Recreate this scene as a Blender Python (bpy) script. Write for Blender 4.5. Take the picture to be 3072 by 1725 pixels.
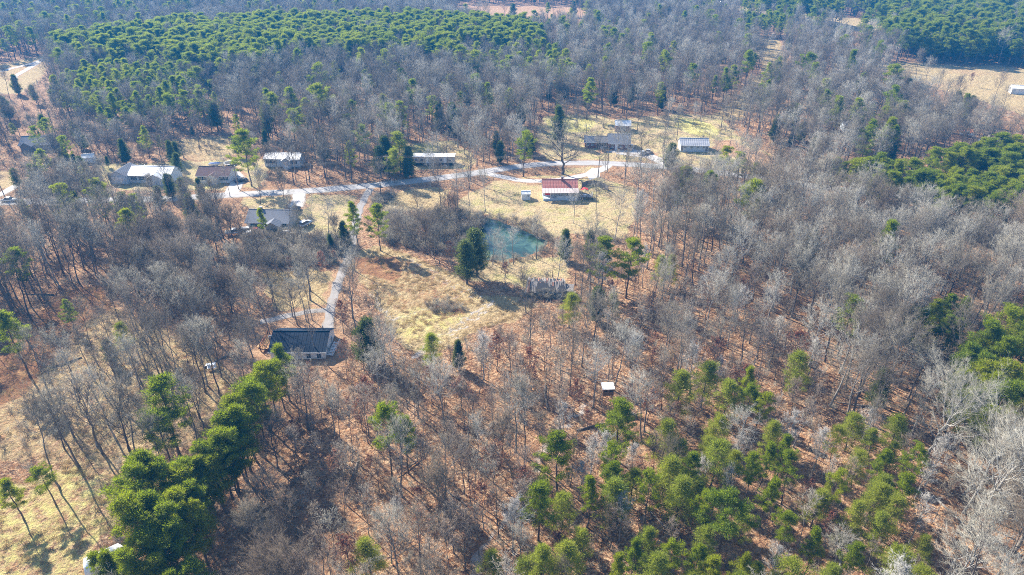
import bpy, bmesh, math, random
import numpy as np
from mathutils import Vector, Matrix

for o in list(bpy.data.objects): bpy.data.objects.remove(o)
SC = bpy.context.scene
COL = SC.collection
R = math.radians

# ------------------------------------------------------------------ camera, sky, sun, exposure
CAM_H, PITCH, FPX, PW, PH = 86.0, R(30), 2048.0, 3072.0, 1725.0
cam_d = bpy.data.cameras.new('camera'); cam = bpy.data.objects.new('camera', cam_d); COL.objects.link(cam)
cam_d.sensor_width = 36; cam_d.lens = 24; cam_d.clip_start = 0.5; cam_d.clip_end = 12000
cam.location = (0, 0, CAM_H); cam.rotation_euler = (R(60), 0, 0)
SC.camera = cam

SUN_EL = R(34); SUN_AZ = math.atan2(-0.70, 0.71)      # azimuth of the sun from +Y towards +X
sdir = Vector((math.sin(SUN_AZ)*math.cos(SUN_EL), math.cos(SUN_AZ)*math.cos(SUN_EL), math.sin(SUN_EL)))
world = bpy.data.worlds.new('World'); SC.world = world; world.use_nodes = True
nt = world.node_tree
sky = nt.nodes.new('ShaderNodeTexSky'); sky.sky_type = 'NISHITA'; sky.sun_disc = False
sky.sun_elevation = SUN_EL; sky.sun_rotation = SUN_AZ; sky.altitude = 200; sky.air_density = 1.0; sky.dust_density = 0.6; sky.ozone_density = 1.5
nt.links.new(sky.outputs[0], nt.nodes['Background'].inputs[0]); nt.nodes['Background'].inputs[1].default_value = 0.11
sun_d = bpy.data.lights.new('sun', 'SUN'); sun = bpy.data.objects.new('sun', sun_d); COL.objects.link(sun)
sun_d.energy = 5.0; sun_d.angle = R(0.5); sun_d.color = (1.0, 0.93, 0.82)
sun.rotation_euler = sdir.to_track_quat('Z', 'Y').to_euler(); sun.location = (-60, 60, 120)
SC.view_settings.view_transform = 'Standard'; SC.view_settings.look = 'None'
SC.view_settings.gamma = 1; SC.view_settings.use_curve_mapping = False
SC.view_settings.exposure = 1.5
cy = SC.cycles
cy.max_bounces = 4; cy.diffuse_bounces = 3; cy.glossy_bounces = 2; cy.transmission_bounces = 3; cy.volume_bounces = 0; cy.transparent_max_bounces = 4
cy.use_denoising = False
SC.cycles.pixel_filter_type = 'BLACKMAN_HARRIS'; SC.cycles.filter_width = 1.0

# ------------------------------------------------------------------ photo pixel -> ground
CP, SP = math.cos(PITCH), math.sin(PITCH)
def unp(px, py, z=0.0):
    px = np.asarray(px, float); py = np.asarray(py, float)
    u = (px-PW/2)/FPX; v = -(py-PH/2)/FPX
    dy = CP+v*SP; dz = -SP+v*CP; t = (z-CAM_H)/dz
    return u*t, dy*t
def prj(x, y, z):
    zz = z-CAM_H; dep = y*CP-zz*SP; up = y*SP+zz*CP
    return PW/2+FPX*x/dep, PH/2-FPX*up/dep, dep
DS = 3072/2575.0
def poly(pts, z=0.0, d=True):
    a = np.array(pts, float)*(DS if d else 1.0)
    x, y = unp(a[:, 0], a[:, 1], z)
    return np.stack([x, y], 1)
def inpoly(x, y, pg):
    ins = np.zeros(x.shape, bool); n = len(pg); j = n-1
    for i in range(n):
        xi, yi = pg[i]; xj, yj = pg[j]
        c = ((yi > y) != (yj > y)) & (x < (xj-xi)*(y-yi)/((yj-yi) if yj != yi else 1e-9)+xi)
        ins ^= c; j = i
    return ins
def seg_dist(x, y, pl):
    best = np.full(x.shape, 1e9)
    for (x0, y0), (x1, y1) in zip(pl[:-1], pl[1:]):
        dx, dy = x1-x0, y1-y0; L = dx*dx+dy*dy+1e-9
        t = np.clip(((x-x0)*dx+(y-y0)*dy)/L, 0, 1)
        best = np.minimum(best, np.hypot(x-x0-t*dx, y-y0-t*dy))
    return best
def wav(x, y, s, k=0.0):
    return (np.sin(x*s+1.3+k)*np.cos(y*s*1.17-.6+k)+.6*np.sin(x*s*2.1-y*s*1.7+2+k)+.4*np.cos(y*s*3.3+x*s*2.6+k))/2.0

# ------------------------------------------------------------------ object helpers
def tag(o, label=None, cat=None, group=None, kind=None):
    if label: o['label'] = label
    if cat: o['category'] = cat
    if group: o['group'] = group
    if kind: o['kind'] = kind
    return o
def empty(name, loc=(0, 0, 0), rz=0.0):
    o = bpy.data.objects.new(name, None); COL.objects.link(o); o.location = loc; o.rotation_euler = (0, 0, rz); o.empty_display_size = .3
    return o
def link(name, me, parent=None, loc=None):
    o = bpy.data.objects.new(name, me); COL.objects.link(o)
    if parent: o.parent = parent
    if loc: o.location = loc
    return o
class MB:
    """collects shapes, links them as one mesh object"""
    def __init__(s): s.v = []; s.f = []
    def add(s, vs, fs):
        b = len(s.v); s.v += [tuple(p) for p in vs]; s.f += [tuple(i+b for i in f) for f in fs]; return s
    def box(s, x0, x1, y0, y1, z0, z1, M=None):
        vs = [Vector(p) for p in ((x0,y0,z0),(x1,y0,z0),(x1,y1,z0),(x0,y1,z0),(x0,y0,z1),(x1,y0,z1),(x1,y1,z1),(x0,y1,z1))]
        if M is not None: vs = [M @ p for p in vs]
        return s.add(vs, ((3,2,1,0),(4,5,6,7),(0,1,5,4),(1,2,6,5),(2,3,7,6),(3,0,4,7)))
    def bar(s, a, b, w=.1, h=None, n=4):
        a = Vector(a); b = Vector(b); h = h or w; d = (b-a).normalized()
        r = d.cross(Vector((0, 0, 1)));
        if r.length < 1e-3: r = Vector((1, 0, 0))
        r.normalize(); u = r.cross(d)
        ring = []
        for k in range(n):
            an = 2*math.pi*(k+.5)/n; m = 1.414 if n == 4 else 1
            ring.append(r*math.cos(an)*w/2*m+u*math.sin(an)*h/2*m)
        vs = [a+q for q in ring]+[b+q for q in ring]
        fs = [(i, (i+1) % n, n+(i+1) % n, n+i) for i in range(n)]+[tuple(range(n))[::-1], tuple(range(n, 2*n))]
        return s.add(vs, fs)
    def cone(s, a, b, r0, r1, n=8):
        a = Vector(a); b = Vector(b); d = (b-a).normalized()
        r = d.cross(Vector((0, 0, 1)));
        if r.length < 1e-3: r = Vector((1, 0, 0))
        r.normalize(); u = r.cross(d)
        ring = [r*math.cos(2*math.pi*k/n)+u*math.sin(2*math.pi*k/n) for k in range(n)]
        vs = [a+q*r0 for q in ring]+[b+q*r1 for q in ring]
        fs = [(i, (i+1) % n, n+(i+1) % n, n+i) for i in range(n)]+[tuple(range(n))[::-1], tuple(range(n, 2*n))]
        return s.add(vs, fs)
    def prism(s, prof, y0, y1, axis='y'):
        n = len(prof)
        if axis == 'y': vs = [(p[0], y0, p[1]) for p in prof]+[(p[0], y1, p[1]) for p in prof]
        else: vs = [(y0, p[0], p[1]) for p in prof]+[(y1, p[0], p[1]) for p in prof]
        fs = [(i, (i+1) % n, n+(i+1) % n, n+i) for i in range(n)]+[tuple(range(n))[::-1], tuple(range(n, 2*n))]
        return s.add(vs, fs)
    def mesh(s, name, mat, bevel=0.0, smooth=False):
        me = bpy.data.meshes.new(name); me.from_pydata(s.v, [], s.f)
        bm = bmesh.new(); bm.from_mesh(me); bmesh.ops.recalc_face_normals(bm, faces=bm.faces)
        if bevel: bmesh.ops.bevel(bm, geom=[e for e in bm.edges if e.is_manifold], offset=bevel, segments=2, affect='EDGES', clamp_overlap=True)
        bm.to_mesh(me); bm.free()
        if mat: me.materials.append(mat)
        if smooth: me.polygons.foreach_set('use_smooth', [True]*len(me.polygons))
        return me
    def build(s, name, mat, parent=None, bevel=0.0, smooth=False, loc=None):
        return link(name, s.mesh(name, mat, bevel, smooth), parent, loc)
def np_mesh(name, verts, faces, mats, smooth=True, mat_idx=None):
    """verts (n,3); faces: list of int arrays (k,m)"""
    me = bpy.data.meshes.new(name)
    me.vertices.add(len(verts)); me.vertices.foreach_set('co', np.asarray(verts, np.float32).ravel())
    tot = np.concatenate([np.full(len(f), f.shape[1], np.int32) for f in faces if len(f)])
    lv = np.concatenate([f.ravel() for f in faces if len(f)]).astype(np.int32)
    me.loops.add(len(lv)); me.loops.foreach_set('vertex_index', lv)
    me.polygons.add(len(tot)); st = np.concatenate([[0], np.cumsum(tot)[:-1]]).astype(np.int32)
    me.polygons.foreach_set('loop_start', st); me.polygons.foreach_set('loop_total', tot)
    if smooth: me.polygons.foreach_set('use_smooth', np.ones(len(tot), bool))
    for m in mats: me.materials.append(m)
    if mat_idx is not None: me.polygons.foreach_set('material_index', np.asarray(mat_idx, np.int32))
    me.update(calc_edges=True)
    return me

# ------------------------------------------------------------------ materials
class NT:
    def __init__(s, name):
        s.m = bpy.data.materials.new(name); s.m.use_nodes = True; s.t = s.m.node_tree; s.b = s.t.nodes['Principled BSDF']
    def n(s, typ, **kw):
        nd = s.t.nodes.new(typ)
        for k, v in kw.items():
            if k.startswith('i_'):
                key = k[2:]; key = int(key) if key.isdigit() else key
                s.set(nd.inputs[key], v)
            else: setattr(nd, k, v)
        return nd
    def set(s, sock, v):
        if hasattr(v, 'is_output'): s.t.links.new(v, sock)
        elif isinstance(v, (tuple, list)) and len(v) == 3 and sock.type == 'RGBA': sock.default_value = (*v, 1)
        else: sock.default_value = v
    def noise(s, scale, detail=4, rough=.6, vec=None, dist=0.0):
        nd = s.n('ShaderNodeTexNoise'); nd.inputs['Scale'].default_value = scale; nd.inputs['Detail'].default_value = detail
        nd.inputs['Roughness'].default_value = rough; nd.inputs['Distortion'].default_value = dist
        s.t.links.new(vec if vec is not None else s.pos(), nd.inputs['Vector']); return nd.outputs['Fac']
    def pos(s):
        if not hasattr(s, '_p'): s._p = s.n('ShaderNodeNewGeometry').outputs['Position']
        return s._p
    def obj(s):
        if not hasattr(s, '_o'): s._o = s.n('ShaderNodeTexCoord').outputs['Object']
        return s._o
    def ramp(s, fac, stops, interp='LINEAR'):
        nd = s.n('ShaderNodeValToRGB'); cr = nd.color_ramp; cr.interpolation = interp
        while len(cr.elements) < len(stops): cr.elements.new(.5)
        for e, (p, c) in zip(cr.elements, stops):
            e.position = p; e.color = (*c, 1) if len(c) == 3 else c
        s.t.links.new(fac, nd.inputs[0]); return nd.outputs[0]
    def mix(s, fac, a, b, typ='MIX'):
        nd = s.n('ShaderNodeMix', data_type='RGBA', blend_type=typ)
        s.set(nd.inputs[0], fac); s.set(nd.inputs[6], a); s.set(nd.inputs[7], b); return nd.outputs[2]
    def math(s, op, a, b=0.0, clamp=False):
        nd = s.n('ShaderNodeMath', operation=op, use_clamp=clamp); s.set(nd.inputs[0], a); s.set(nd.inputs[1], b); return nd.outputs[0]
    def maprange(s, v, a, b, c=0.0, d=1.0):
        nd = s.n('ShaderNodeMapRange'); s.set(nd.inputs[0], v)
        for i, q in enumerate((a, b, c, d)): nd.inputs[i+1].default_value = q
        return nd.outputs[0]
    def rand(s): return s.n('ShaderNodeObjectInfo').outputs['Random']
    def attr(s, name):
        return s.n('ShaderNodeAttribute', attribute_name=name)
    def bump(s, h, strength=.5, dist=.1):
        nd = s.n('ShaderNodeBump'); nd.inputs['Strength'].default_value = strength; nd.inputs['Distance'].default_value = dist
        s.t.links.new(h, nd.inputs['Height']); s.t.links.new(nd.outputs[0], s.b.inputs['Normal'])
    def done(s, col=None, rough=.85, spec=.25, metal=0.0):
        if col is not None: s.set(s.b.inputs['Base Color'], col)
        s.set(s.b.inputs['Roughness'], rough); s.b.inputs['Specular IOR Level'].default_value = spec; s.b.inputs['Metallic'].default_value = metal
        return s.m
def plain(name, c, rough=.7, var=.25, scale=3.0, spec=.3, metal=0.0, dirt=None, bump=0.0):
    t = NT(name); f = t.noise(scale, 5, .65, t.obj())
    lo = tuple(max(0, q*(1-var)) for q in c); hi = tuple(min(.9, q*(1+var*.6)) for q in c)
    col = t.ramp(f, [(.3, lo), (.7, hi)])
    if dirt: col = t.mix(t.maprange(t.noise(scale*.35, 6, .7, t.obj()), .5, .75, 0, .7), col, dirt)
    if bump: t.bump(t.noise(scale*4, 4, .6, t.obj()), bump, .05)
    return t.done(col, rough, spec, metal)
def bark(name, a, b, rough=.9, leafy=None):
    t = NT(name); r = t.rand()
    col = t.ramp(r, [(0, a), (.55, tuple((p+q)/2 for p, q in zip(a, b))), (1, b)])
    f = t.noise(2.2, 4, .6, t.obj()); col = t.mix(t.maprange(f, .3, .7, 0, .55), col, (0.09, 0.075, 0.06))
    return t.done(col, rough, .15)
def twig(name, stops):
    t = NT(name); col = t.ramp(t.rand(), stops)
    f = t.noise(.9, 3, .6, t.obj()); col = t.mix(t.maprange(f, .35, .7, 0, .35), col, (.15, .115, .08))
    return t.done(col, .8, .2)
def leafmat(name, stops, dark, trans=.35, nscale=.9, glow=(.20, .24, .03)):
    t = NT(name); col = t.ramp(t.rand(), stops)
    f = t.noise(nscale, 4, .6, t.obj()); col = t.mix(t.maprange(f, .42, .7, 0, .5), col, dark)
    t.done(col, .6, .25)
    tr = t.n('ShaderNodeBsdfTranslucent'); t.set(tr.inputs[0], t.mix(.55, col, glow))
    mx = t.n('ShaderNodeMixShader'); mx.inputs[0].default_value = trans
    t.t.links.new(t.b.outputs[0], mx.inputs[1]); t.t.links.new(tr.outputs[0], mx.inputs[2])
    t.t.links.new(mx.outputs[0], t.t.nodes['Material Output'].inputs[0]); return t.m
M = {}
M['bark'] = bark('bark_grey', (.12, .095, .08), (.29, .26, .23))
M['bark_pale'] = bark('bark_pale', (.30, .28, .25), (.44, .42, .385))
M['bark_pine'] = bark('bark_pine', (.13, .09, .065), (.20, .145, .11))
M['bark_young'] = bark('bark_young', (.15, .12, .10), (.28, .24, .21))
M['twig'] = twig('twigs_grey', [(0, (.13, .10, .07)), (.35, (.21, .18, .13)), (.7, (.31, .28, .215)), (1, (.43, .405, .325))])
M['twig_pale'] = twig('twigs_pale', [(0, (.46, .435, .40)), (1, (.56, .54, .50))])
M['twig_light'] = twig('twigs_light', [(0, (.35, .325, .26)), (1, (.48, .455, .38))])
M['twig_young'] = twig('twigs_young', [(0, (.25, .165, .115)), (.5, (.37, .29, .215)), (1, (.49, .435, .345))])
M['twig_brown'] = twig('twigs_brown', [(0, (.15, .11, .075)), (1, (.28, .23, .17))])
M['dead_leaf'] = leafmat('dead_leaves', [(0, (.22, .08, .05)), (.6, (.32, .13, .08)), (1, (.40, .22, .13))], (.18, .075, .05), .35, glow=(.40, .16, .08))
M['needle'] = leafmat('pine_needles', [(0, (.09, .135, .016)), (.5, (.17, .205, .012)), (1, (.28, .275, .016))], (.075, .105, .010), .52, glow=(.40, .50, .012))
M['needle_soft'] = leafmat('young_pine_needles', [(0, (.19, .225, .035)), (.5, (.26, .275, .035)), (1, (.32, .32, .045))], (.16, .19, .03), .52, glow=(.42, .50, .04))
M['cedar'] = leafmat('cedar_foliage', [(0, (.065, .095, .045)), (.5, (.095, .13, .045)), (1, (.155, .185, .045))], (.05, .078, .038), .38)

def ground_mat():
    t = NT('ground_cover')
    big = t.noise(.035, 5, .6); mid = t.noise(.4, 5, .65); fine = t.noise(2.2, 5, .7)
    vo = t.n('ShaderNodeTexVoronoi'); vo.inputs['Scale'].default_value = 3.0; t.t.links.new(t.pos(), vo.inputs['Vector'])
    vr = t.n('ShaderNodeSeparateColor'); t.t.links.new(vo.outputs['Color'], vr.inputs[0])
    litter = t.ramp(vr.outputs[0], [(0, (.09, .045, .028)), (.3, (.29, .14, .07)), (.6, (.45, .26, .14)), (1, (.62, .45, .28))])
    litter = t.mix(t.maprange(fine, .35, .68, 0, .62), litter, t.ramp(mid, [(.34, (.15, .066, .034)), (.48, (.38, .205, .105)), (.62, (.53, .37, .225))]))
    litter = t.mix(t.maprange(big, .45, .65, 0, .55), litter, (.27, .15, .075))
    # straw meadow
    sv = t.n('ShaderNodeMapping'); sv.inputs['Scale'].default_value = (1.0, .35, 1); sv.inputs['Rotation'].default_value = (0, 0, .5); t.t.links.new(t.pos(), sv.inputs['Vector'])
    streak = t.noise(1.5, 6, .7, sv.outputs[0], .6)
    straw = t.ramp(streak, [(.28, (.17, .11, .06)), (.42, (.36, .26, .13)), (.6, (.50, .38, .20)), (.78, (.62, .51, .30))])
    straw = t.mix(t.maprange(mid, .45, .7, 0, .4), straw, (.40, .31, .14))
    straw = t.mix(t.maprange(big, .5, .7, 0, .5), straw, (.38, .215, .125))
    lawn = t.ramp(t.noise(.16, 6, .7), [(.3, (.33, .22, .12)), (.48, (.46, .345, .19)), (.62, (.38, .335, .13)), (.76, (.29, .29, .08))])
    lawn = t.mix(t.maprange(fine, .4, .7, 0, .6), lawn, (.50, .40, .22))
    dirt = t.ramp(t.noise(.5, 6, .7), [(.3, (.28, .15, .08)), (.55, (.44, .27, .155)), (.75, (.55, .40, .26))])
    bright = t.ramp(t.noise(.12, 6, .7), [(.3, (.40, .33, .11)), (.5, (.52, .46, .16)), (.75, (.60, .51, .29))])
    gravel = t.ramp(t.noise(1.2, 6, .75), [(.3, (.36, .31, .27)), (.7, (.58, .52, .46))])
    rust = t.ramp(mid, [(.3, (.19, .085, .045)), (.55, (.31, .16, .075)), (.75, (.45, .27, .12))])
    a = t.attr('cover').outputs['Color']; b = t.attr('cover_more').outputs['Color']
    sa = t.n('ShaderNodeSeparateColor'); t.t.links.new(a, sa.inputs[0]); sb = t.n('ShaderNodeSeparateColor'); t.t.links.new(b, sb.inputs[0])
    edge = t.math('MULTIPLY', t.math('SUBTRACT', t.noise(.55, 5, .7), .5), 1.3)
    def w(s): return t.maprange(t.math('ADD', s, edge), .35, .65)
    litter = t.mix(t.maprange(t.noise(.8, 5, .8), .5, .64, 0, .8), litter, (.10, .06, .045))
    litter = t.mix(t.maprange(t.noise(.09, 5, .7, None, .5), .55, .7, 0, .6), litter, (.36, .19, .10))
    col = t.mix(w(sa.outputs[0]), litter, straw); col = t.mix(w(sa.outputs[1]), col, lawn); col = t.mix(w(sa.outputs[2]), col, dirt)
    col = t.mix(w(sb.outputs[0]), col, gravel); col = t.mix(w(sb.outputs[1]), col, rust); col = t.mix(w(sb.outputs[2]), col, bright)
    t.bump(t.math('ADD', t.math('MULTIPLY', fine, .7), t.noise(.9, 5, .7)), 1.0, .8)
    return t.done(col, .95, .1)
M['ground'] = ground_mat()
def road_mat(name, a, b, patch, edge=(.24, .17, .11)):
    t = NT(name); f = t.noise(.35, 6, .7); g = t.noise(6, 4, .7)
    col = t.ramp(f, [(.3, a), (.7, b)]); col = t.mix(t.maprange(g, .3, .7, 0, .35), col, patch)
    col = t.mix(t.maprange(t.noise(.08, 4, .6), .55, .7, 0, .5), col, patch)
    wr = t.attr('wheel_wear').outputs['Fac']; jit = t.math('MULTIPLY', t.math('SUBTRACT', t.noise(.7, 5, .75), .5), 1.6)
    ww = t.math('ADD', wr, jit); col = t.mix(t.maprange(ww, -.2, -.7, 0, .75), col, edge); col = t.mix(t.maprange(ww, .4, 1.1, 0, .3), col, b)
    t.bump(g, .3, .03); return t.done(col, .9, .2)
M['asphalt'] = road_mat('old_asphalt', (.31, .295, .285), (.41, .39, .375), (.25, .235, .225))
M['concrete'] = road_mat('pale_concrete', (.46, .43, .40), (.56, .52, .48), (.38, .345, .31))
M['gravel'] = road_mat('gravel', (.22, .205, .195), (.33, .305, .285), (.20, .165, .13))
def water_mat():
    t = NT('pond_water'); f = t.noise(.16, 6, .7, None, .8); g = t.noise(.7, 5, .7)
    col = t.ramp(f, [(.32, (.010, .026, .017)), (.47, (.020, .046, .028)), (.58, (.05, .10, .068)), (.72, (.13, .17, .115))])
    col = t.mix(t.maprange(g, .5, .72, 0, .5), col, (.02, .065, .048))
    t.bump(t.noise(1.6, 4, .6), .12, .05); return t.done(col, t.ramp(f, [(.45, (.05,)*3), (.75, (.3,)*3)]), .4)
M['water'] = water_mat()
M['red_metal'] = plain('red_roof_metal', (.43, .155, .12), .6, .35, 1.2, .25, dirt=(.48, .31, .26))
M['blue_metal'] = plain('blue_black_roof_metal', (.007, .020, .042), .7, .25, .8, .12)
M['tin'] = plain('weathered_tin', (.46, .45, .46), .45, .4, 1.0, .4, dirt=(.24, .20, .20))
M['white_metal'] = plain('white_metal', (.74, .72, .70), .5, .12, 1.0, .3, dirt=(.55, .50, .46))
M['porch_metal'] = plain('faded_porch_metal', (.56, .47, .43), .6, .25, 1.0, .25, dirt=(.46, .33, .29))
M['white'] = plain('white_paint', (.72, .72, .71), .6, .12, 2.0, .3, dirt=(.52, .50, .46))
M['siding_blue'] = plain('pale_blue_siding', (.50, .56, .62), .7, .12, 2.0, .25)
M['siding_beige'] = plain('beige_siding', (.52, .45, .37), .7, .15, 2.0, .25, dirt=(.34, .29, .24))
M['shingle_brown'] = plain('brown_shingles', (.16, .10, .095), .9, .35, 3.0, .15)
M['shingle_grey'] = plain('grey_shingles', (.19, .195, .215), .9, .35, 3.0, .15)
M['brick'] = plain('red_brown_brick', (.24, .115, .085), .9, .3, 5.0, .15)
M['dark'] = plain('dark_trim_and_shade', (.03, .03, .035), .8, .3)  # near-black colour of dark trim, also standing in for shade in openings
M['glass'] = plain('window_glass', (.05, .065, .08), .12, .2, 1.0, .6)
M['deck'] = plain('orange_deck_wood', (.50, .30, .13), .7, .35, 4.0, .2)
M['deck_red'] = plain('stained_deck_wood', (.36, .12, .045), .7, .3, 4.0, .2)
M['wood_grey'] = plain('weathered_wood', (.25, .225, .205), .9, .4, 3.0, .15, dirt=(.14, .11, .09))
M['wood_rust'] = plain('rusty_boards', (.30, .16, .115), .85, .4, 2.0, .2, dirt=(.17, .12, .10))
M['wood_brown'] = plain('brown_plywood', (.24, .155, .10), .85, .3, 2.0, .15)
M['tarp_blue'] = plain('blue_tarp', (.02, .075, .11), .5, .35, 2.0, .3)
M['red_cloth'] = plain('red_canvas', (.55, .045, .045), .7, .15, 2.0, .2)
M['brickred'] = plain('chimney_brick', (.22, .105, .08), .9, .3, 6.0)
M['rubber'] = plain('tyre_rubber', (.025, .025, .025), .85)
M['chrome'] = plain('bare_metal', (.5, .5, .5), .35, .1, 2, .5, .8)
M['lamp'] = plain('headlight_glass', (.7, .7, .68), .2, .1)
M['taillight'] = plain('tail_light', (.4, .03, .02), .3, .1)
M['pole'] = plain('creosote_pole', (.30, .245, .20), .9, .3, 2.0)
M['plastic'] = plain('white_plastic', (.78, .78, .77), .5, .08)
M['grassblade'] = leafmat('dry_grass', [(0, (.34, .23, .12)), (.5, (.47, .34, .18)), (1, (.56, .45, .26))], (.36, .27, .12), .3, glow=(.50, .38, .16))
def paint(name, c): return plain(name, c, .3, .08, 1.0, .5)
P_ = {k: paint('paint_'+k, c) for k, c in dict(white=(.75,.75,.74), silver=(.48,.50,.52), black=(.03,.03,.035), blue=(.03,.09,.25), red=(.38,.04,.03), green=(.06,.18,.13), tan=(.42,.36,.27)).items()}

# ------------------------------------------------------------------ layout lines and areas (photo pixels -> ground)
def line(pts, d=False): return poly(pts, 0, d)
ROAD = line([(-500, 612), (0, 607), (170, 603), (350, 600), (500, 596), (640, 588), (760, 581), (900, 575), (1020, 565), (1150, 553), (1260, 541), (1380, 526), (1480, 511), (1570, 497), (1680, 489), (1800, 489), (1920, 495), (2050, 505), (2250, 530), (2500, 566), (2800, 600), (3300, 640)])
DRIVE = line([(1112, 566), (1095, 590), (1082, 620), (1066, 670), (1058, 720), (1046, 765), (1030, 810), (1010, 860), (996, 910), (986, 955), (984, 1000), (982, 1045)])
DRIVE2 = line([(1830, 492), (1815, 507), (1770, 522), (1720, 533), (1660, 541), (1600, 545), (1550, 541), (1500, 528), (1440, 519)])
DRIVE3 = line([(2020, 503), (1985, 485), (1955, 470), (1925, 460), (1890, 452), (1850, 450), (1815, 452)])
DRIVE4 = line([(900, 575), (897, 592), (893, 606), (888, 622)])
DRIVE5 = line([(690, 583), (700, 570), (708, 556), (712, 540), (706, 525), (690, 512)])
PATH1 = line([(-120, 625), (0, 586), (50, 556)])
PATH2 = line([(98, 528), (120, 508), (150, 486), (172, 474)])
PATH3 = line([(0, 215), (40, 204), (100, 190), (130, 178)])
PATH4 = line([(45, 240), (38, 232), (60, 220), (108, 192), (130, 176)])
PATH5 = line([(985, 930), (955, 925), (920, 935), (860, 950), (780, 965)])
POND = line([(1422, 653), (1472, 650), (1514, 666), (1559, 682), (1605, 701), (1640, 720), (1626, 742), (1576, 763), (1493, 776), (1389, 771), (1374, 738), (1390, 684)])
MEADOW = poly([(875, 640), (960, 615), (1040, 640), (1150, 690), (1210, 740), (1330, 742), (1345, 765), (1300, 800), (1230, 820), (1180, 850), (1060, 900), (1000, 870), (960, 780), (900, 700)])
FIELD_R = poly([(2195, 160), (2300, 156), (2420, 166), (2500, 162), (2575, 172), (2800, 215), (2800, 330), (2575, 290), (2480, 256), (2400, 236), (2330, 216), (2250, 190)])
STRIP_R = poly([(1815, 8), (1930, 22), (2070, 36), (2215, 52), (2235, 80), (2140, 75), (2060, 50), (1930, 36), (1830, 24)])
CLEAR_T = poly([(1130, 6), (1250, 10), (1440, 13), (1490, 38), (1260, 44), (1160, 24)])
FIELD_L = poly([(-250, 170), (0, 160), (108, 140), (118, 170), (100, 200), (50, 232), (-250, 250)])
CUT_R = poly([(1880, 90), (1960, 100), (1980, 160), (1950, 210), (1900, 260), (1860, 300), (1780, 300), (1870, 230), (1920, 170), (1895, 120)])
YARD_B = poly([(1365, 292), (1480, 285), (1560, 300), (1700, 285), (1810, 290), (1870, 350), (1960, 400), (2075, 440), (2090, 462), (1960, 445), (1850, 430), (1700, 430), (1560, 410), (1370, 400), (1345, 340)])
BRIGHT_1 = poly([(1370, 300), (1450, 290), (1500, 305), (1480, 330), (1390, 335)])
BRIGHT_2 = poly([(1700, 292), (1760, 300), (1815, 325), (1805, 345), (1740, 335), (1700, 320)])
DIRT_R = poly([(1790, 350), (1840, 350), (1960, 400), (2060, 440), (2090, 465), (1980, 440), (1860, 400), (1790, 375)])
LAWN_RED = poly([(1145, 500), (1240, 455), (1370, 440), (1480, 440), (1600, 470), (1600, 520), (1570, 600), (1440, 585), (1350, 600), (1310, 570), (1240, 548), (1180, 548)])
ISLAND = poly([(1415, 425), (1500, 417), (1490, 438), (1430, 445)])
LAWN_L = poly([(600, 492), (890, 488), (885, 600), (800, 600), (690, 570), (620, 520)])
TRI = poly([(945, 498), (1000, 482), (1080, 470), (1130, 475), (1110, 528), (950, 536)])
MIDF = poly([(650, 680), (790, 672), (845, 690), (850, 730), (835, 800), (760, 810), (690, 770)])
YARD_BLUE = poly([(520, 880), (640, 800), (840, 780), (900, 870), (840, 930), (760, 950), (600, 950)])
MEAD_LB = poly([(-400, 1230), (60, 1210), (150, 1170), (300, 1190), (310, 1300), (250, 1400), (200, 1500), (120, 1900), (-500, 1900)])
ROUGH_L = poly([(-150, 930), (60, 830), (170, 725), (250, 715), (280, 760), (190, 830), (110, 930), (30, 1010), (-150, 1080)])
SPARSE_L = poly([(-60, 1010), (110, 920), (270, 760), (480, 840), (640, 900), (610, 980), (540, 1070), (450, 1140), (300, 1190), (60, 1160), (-60, 1150)])
YARD_LONG = poly([(250, 412), (620, 398), (700, 400), (650, 470), (560, 478), (300, 478), (250, 450)])
YARD_MID = poly([(430, 350), (560, 340), (640, 370), (560, 400), (440, 400)])
FIELD_LL = poly([(-200, 430), (25, 425), (45, 455), (20, 475), (-200, 495)])
YARD_TR = poly([(1020, 360), (1140, 350), (1200, 400), (1180, 425), (1030, 425)])
OPENS = [MEADOW, FIELD_R, STRIP_R, CLEAR_T, FIELD_L, LAWN_RED, ISLAND, LAWN_L, TRI, MEAD_LB, ROUGH_L, FIELD_LL, POND]
ROADS = [(ROAD, 5.4), (DRIVE, 2.7), (DRIVE2, 3.6), (DRIVE3, 5.5), (DRIVE4, 4.5), (DRIVE5, 5.5), (PATH1, 3.4), (PATH2, 3.0), (PATH3, 3.5), (PATH4, 3.2), (PATH5, 3.2)]

TRACKS = [((1215, 790), (1420, 895)), ((1235, 778), (1445, 888)), ((1460, 905), (1330, 1010)), ((1482, 905), (1352, 1015)), ((1180, 960), (1400, 880)), ((1240, 1075), (1330, 1010)), ((1110, 880), (1180, 960))]
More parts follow.
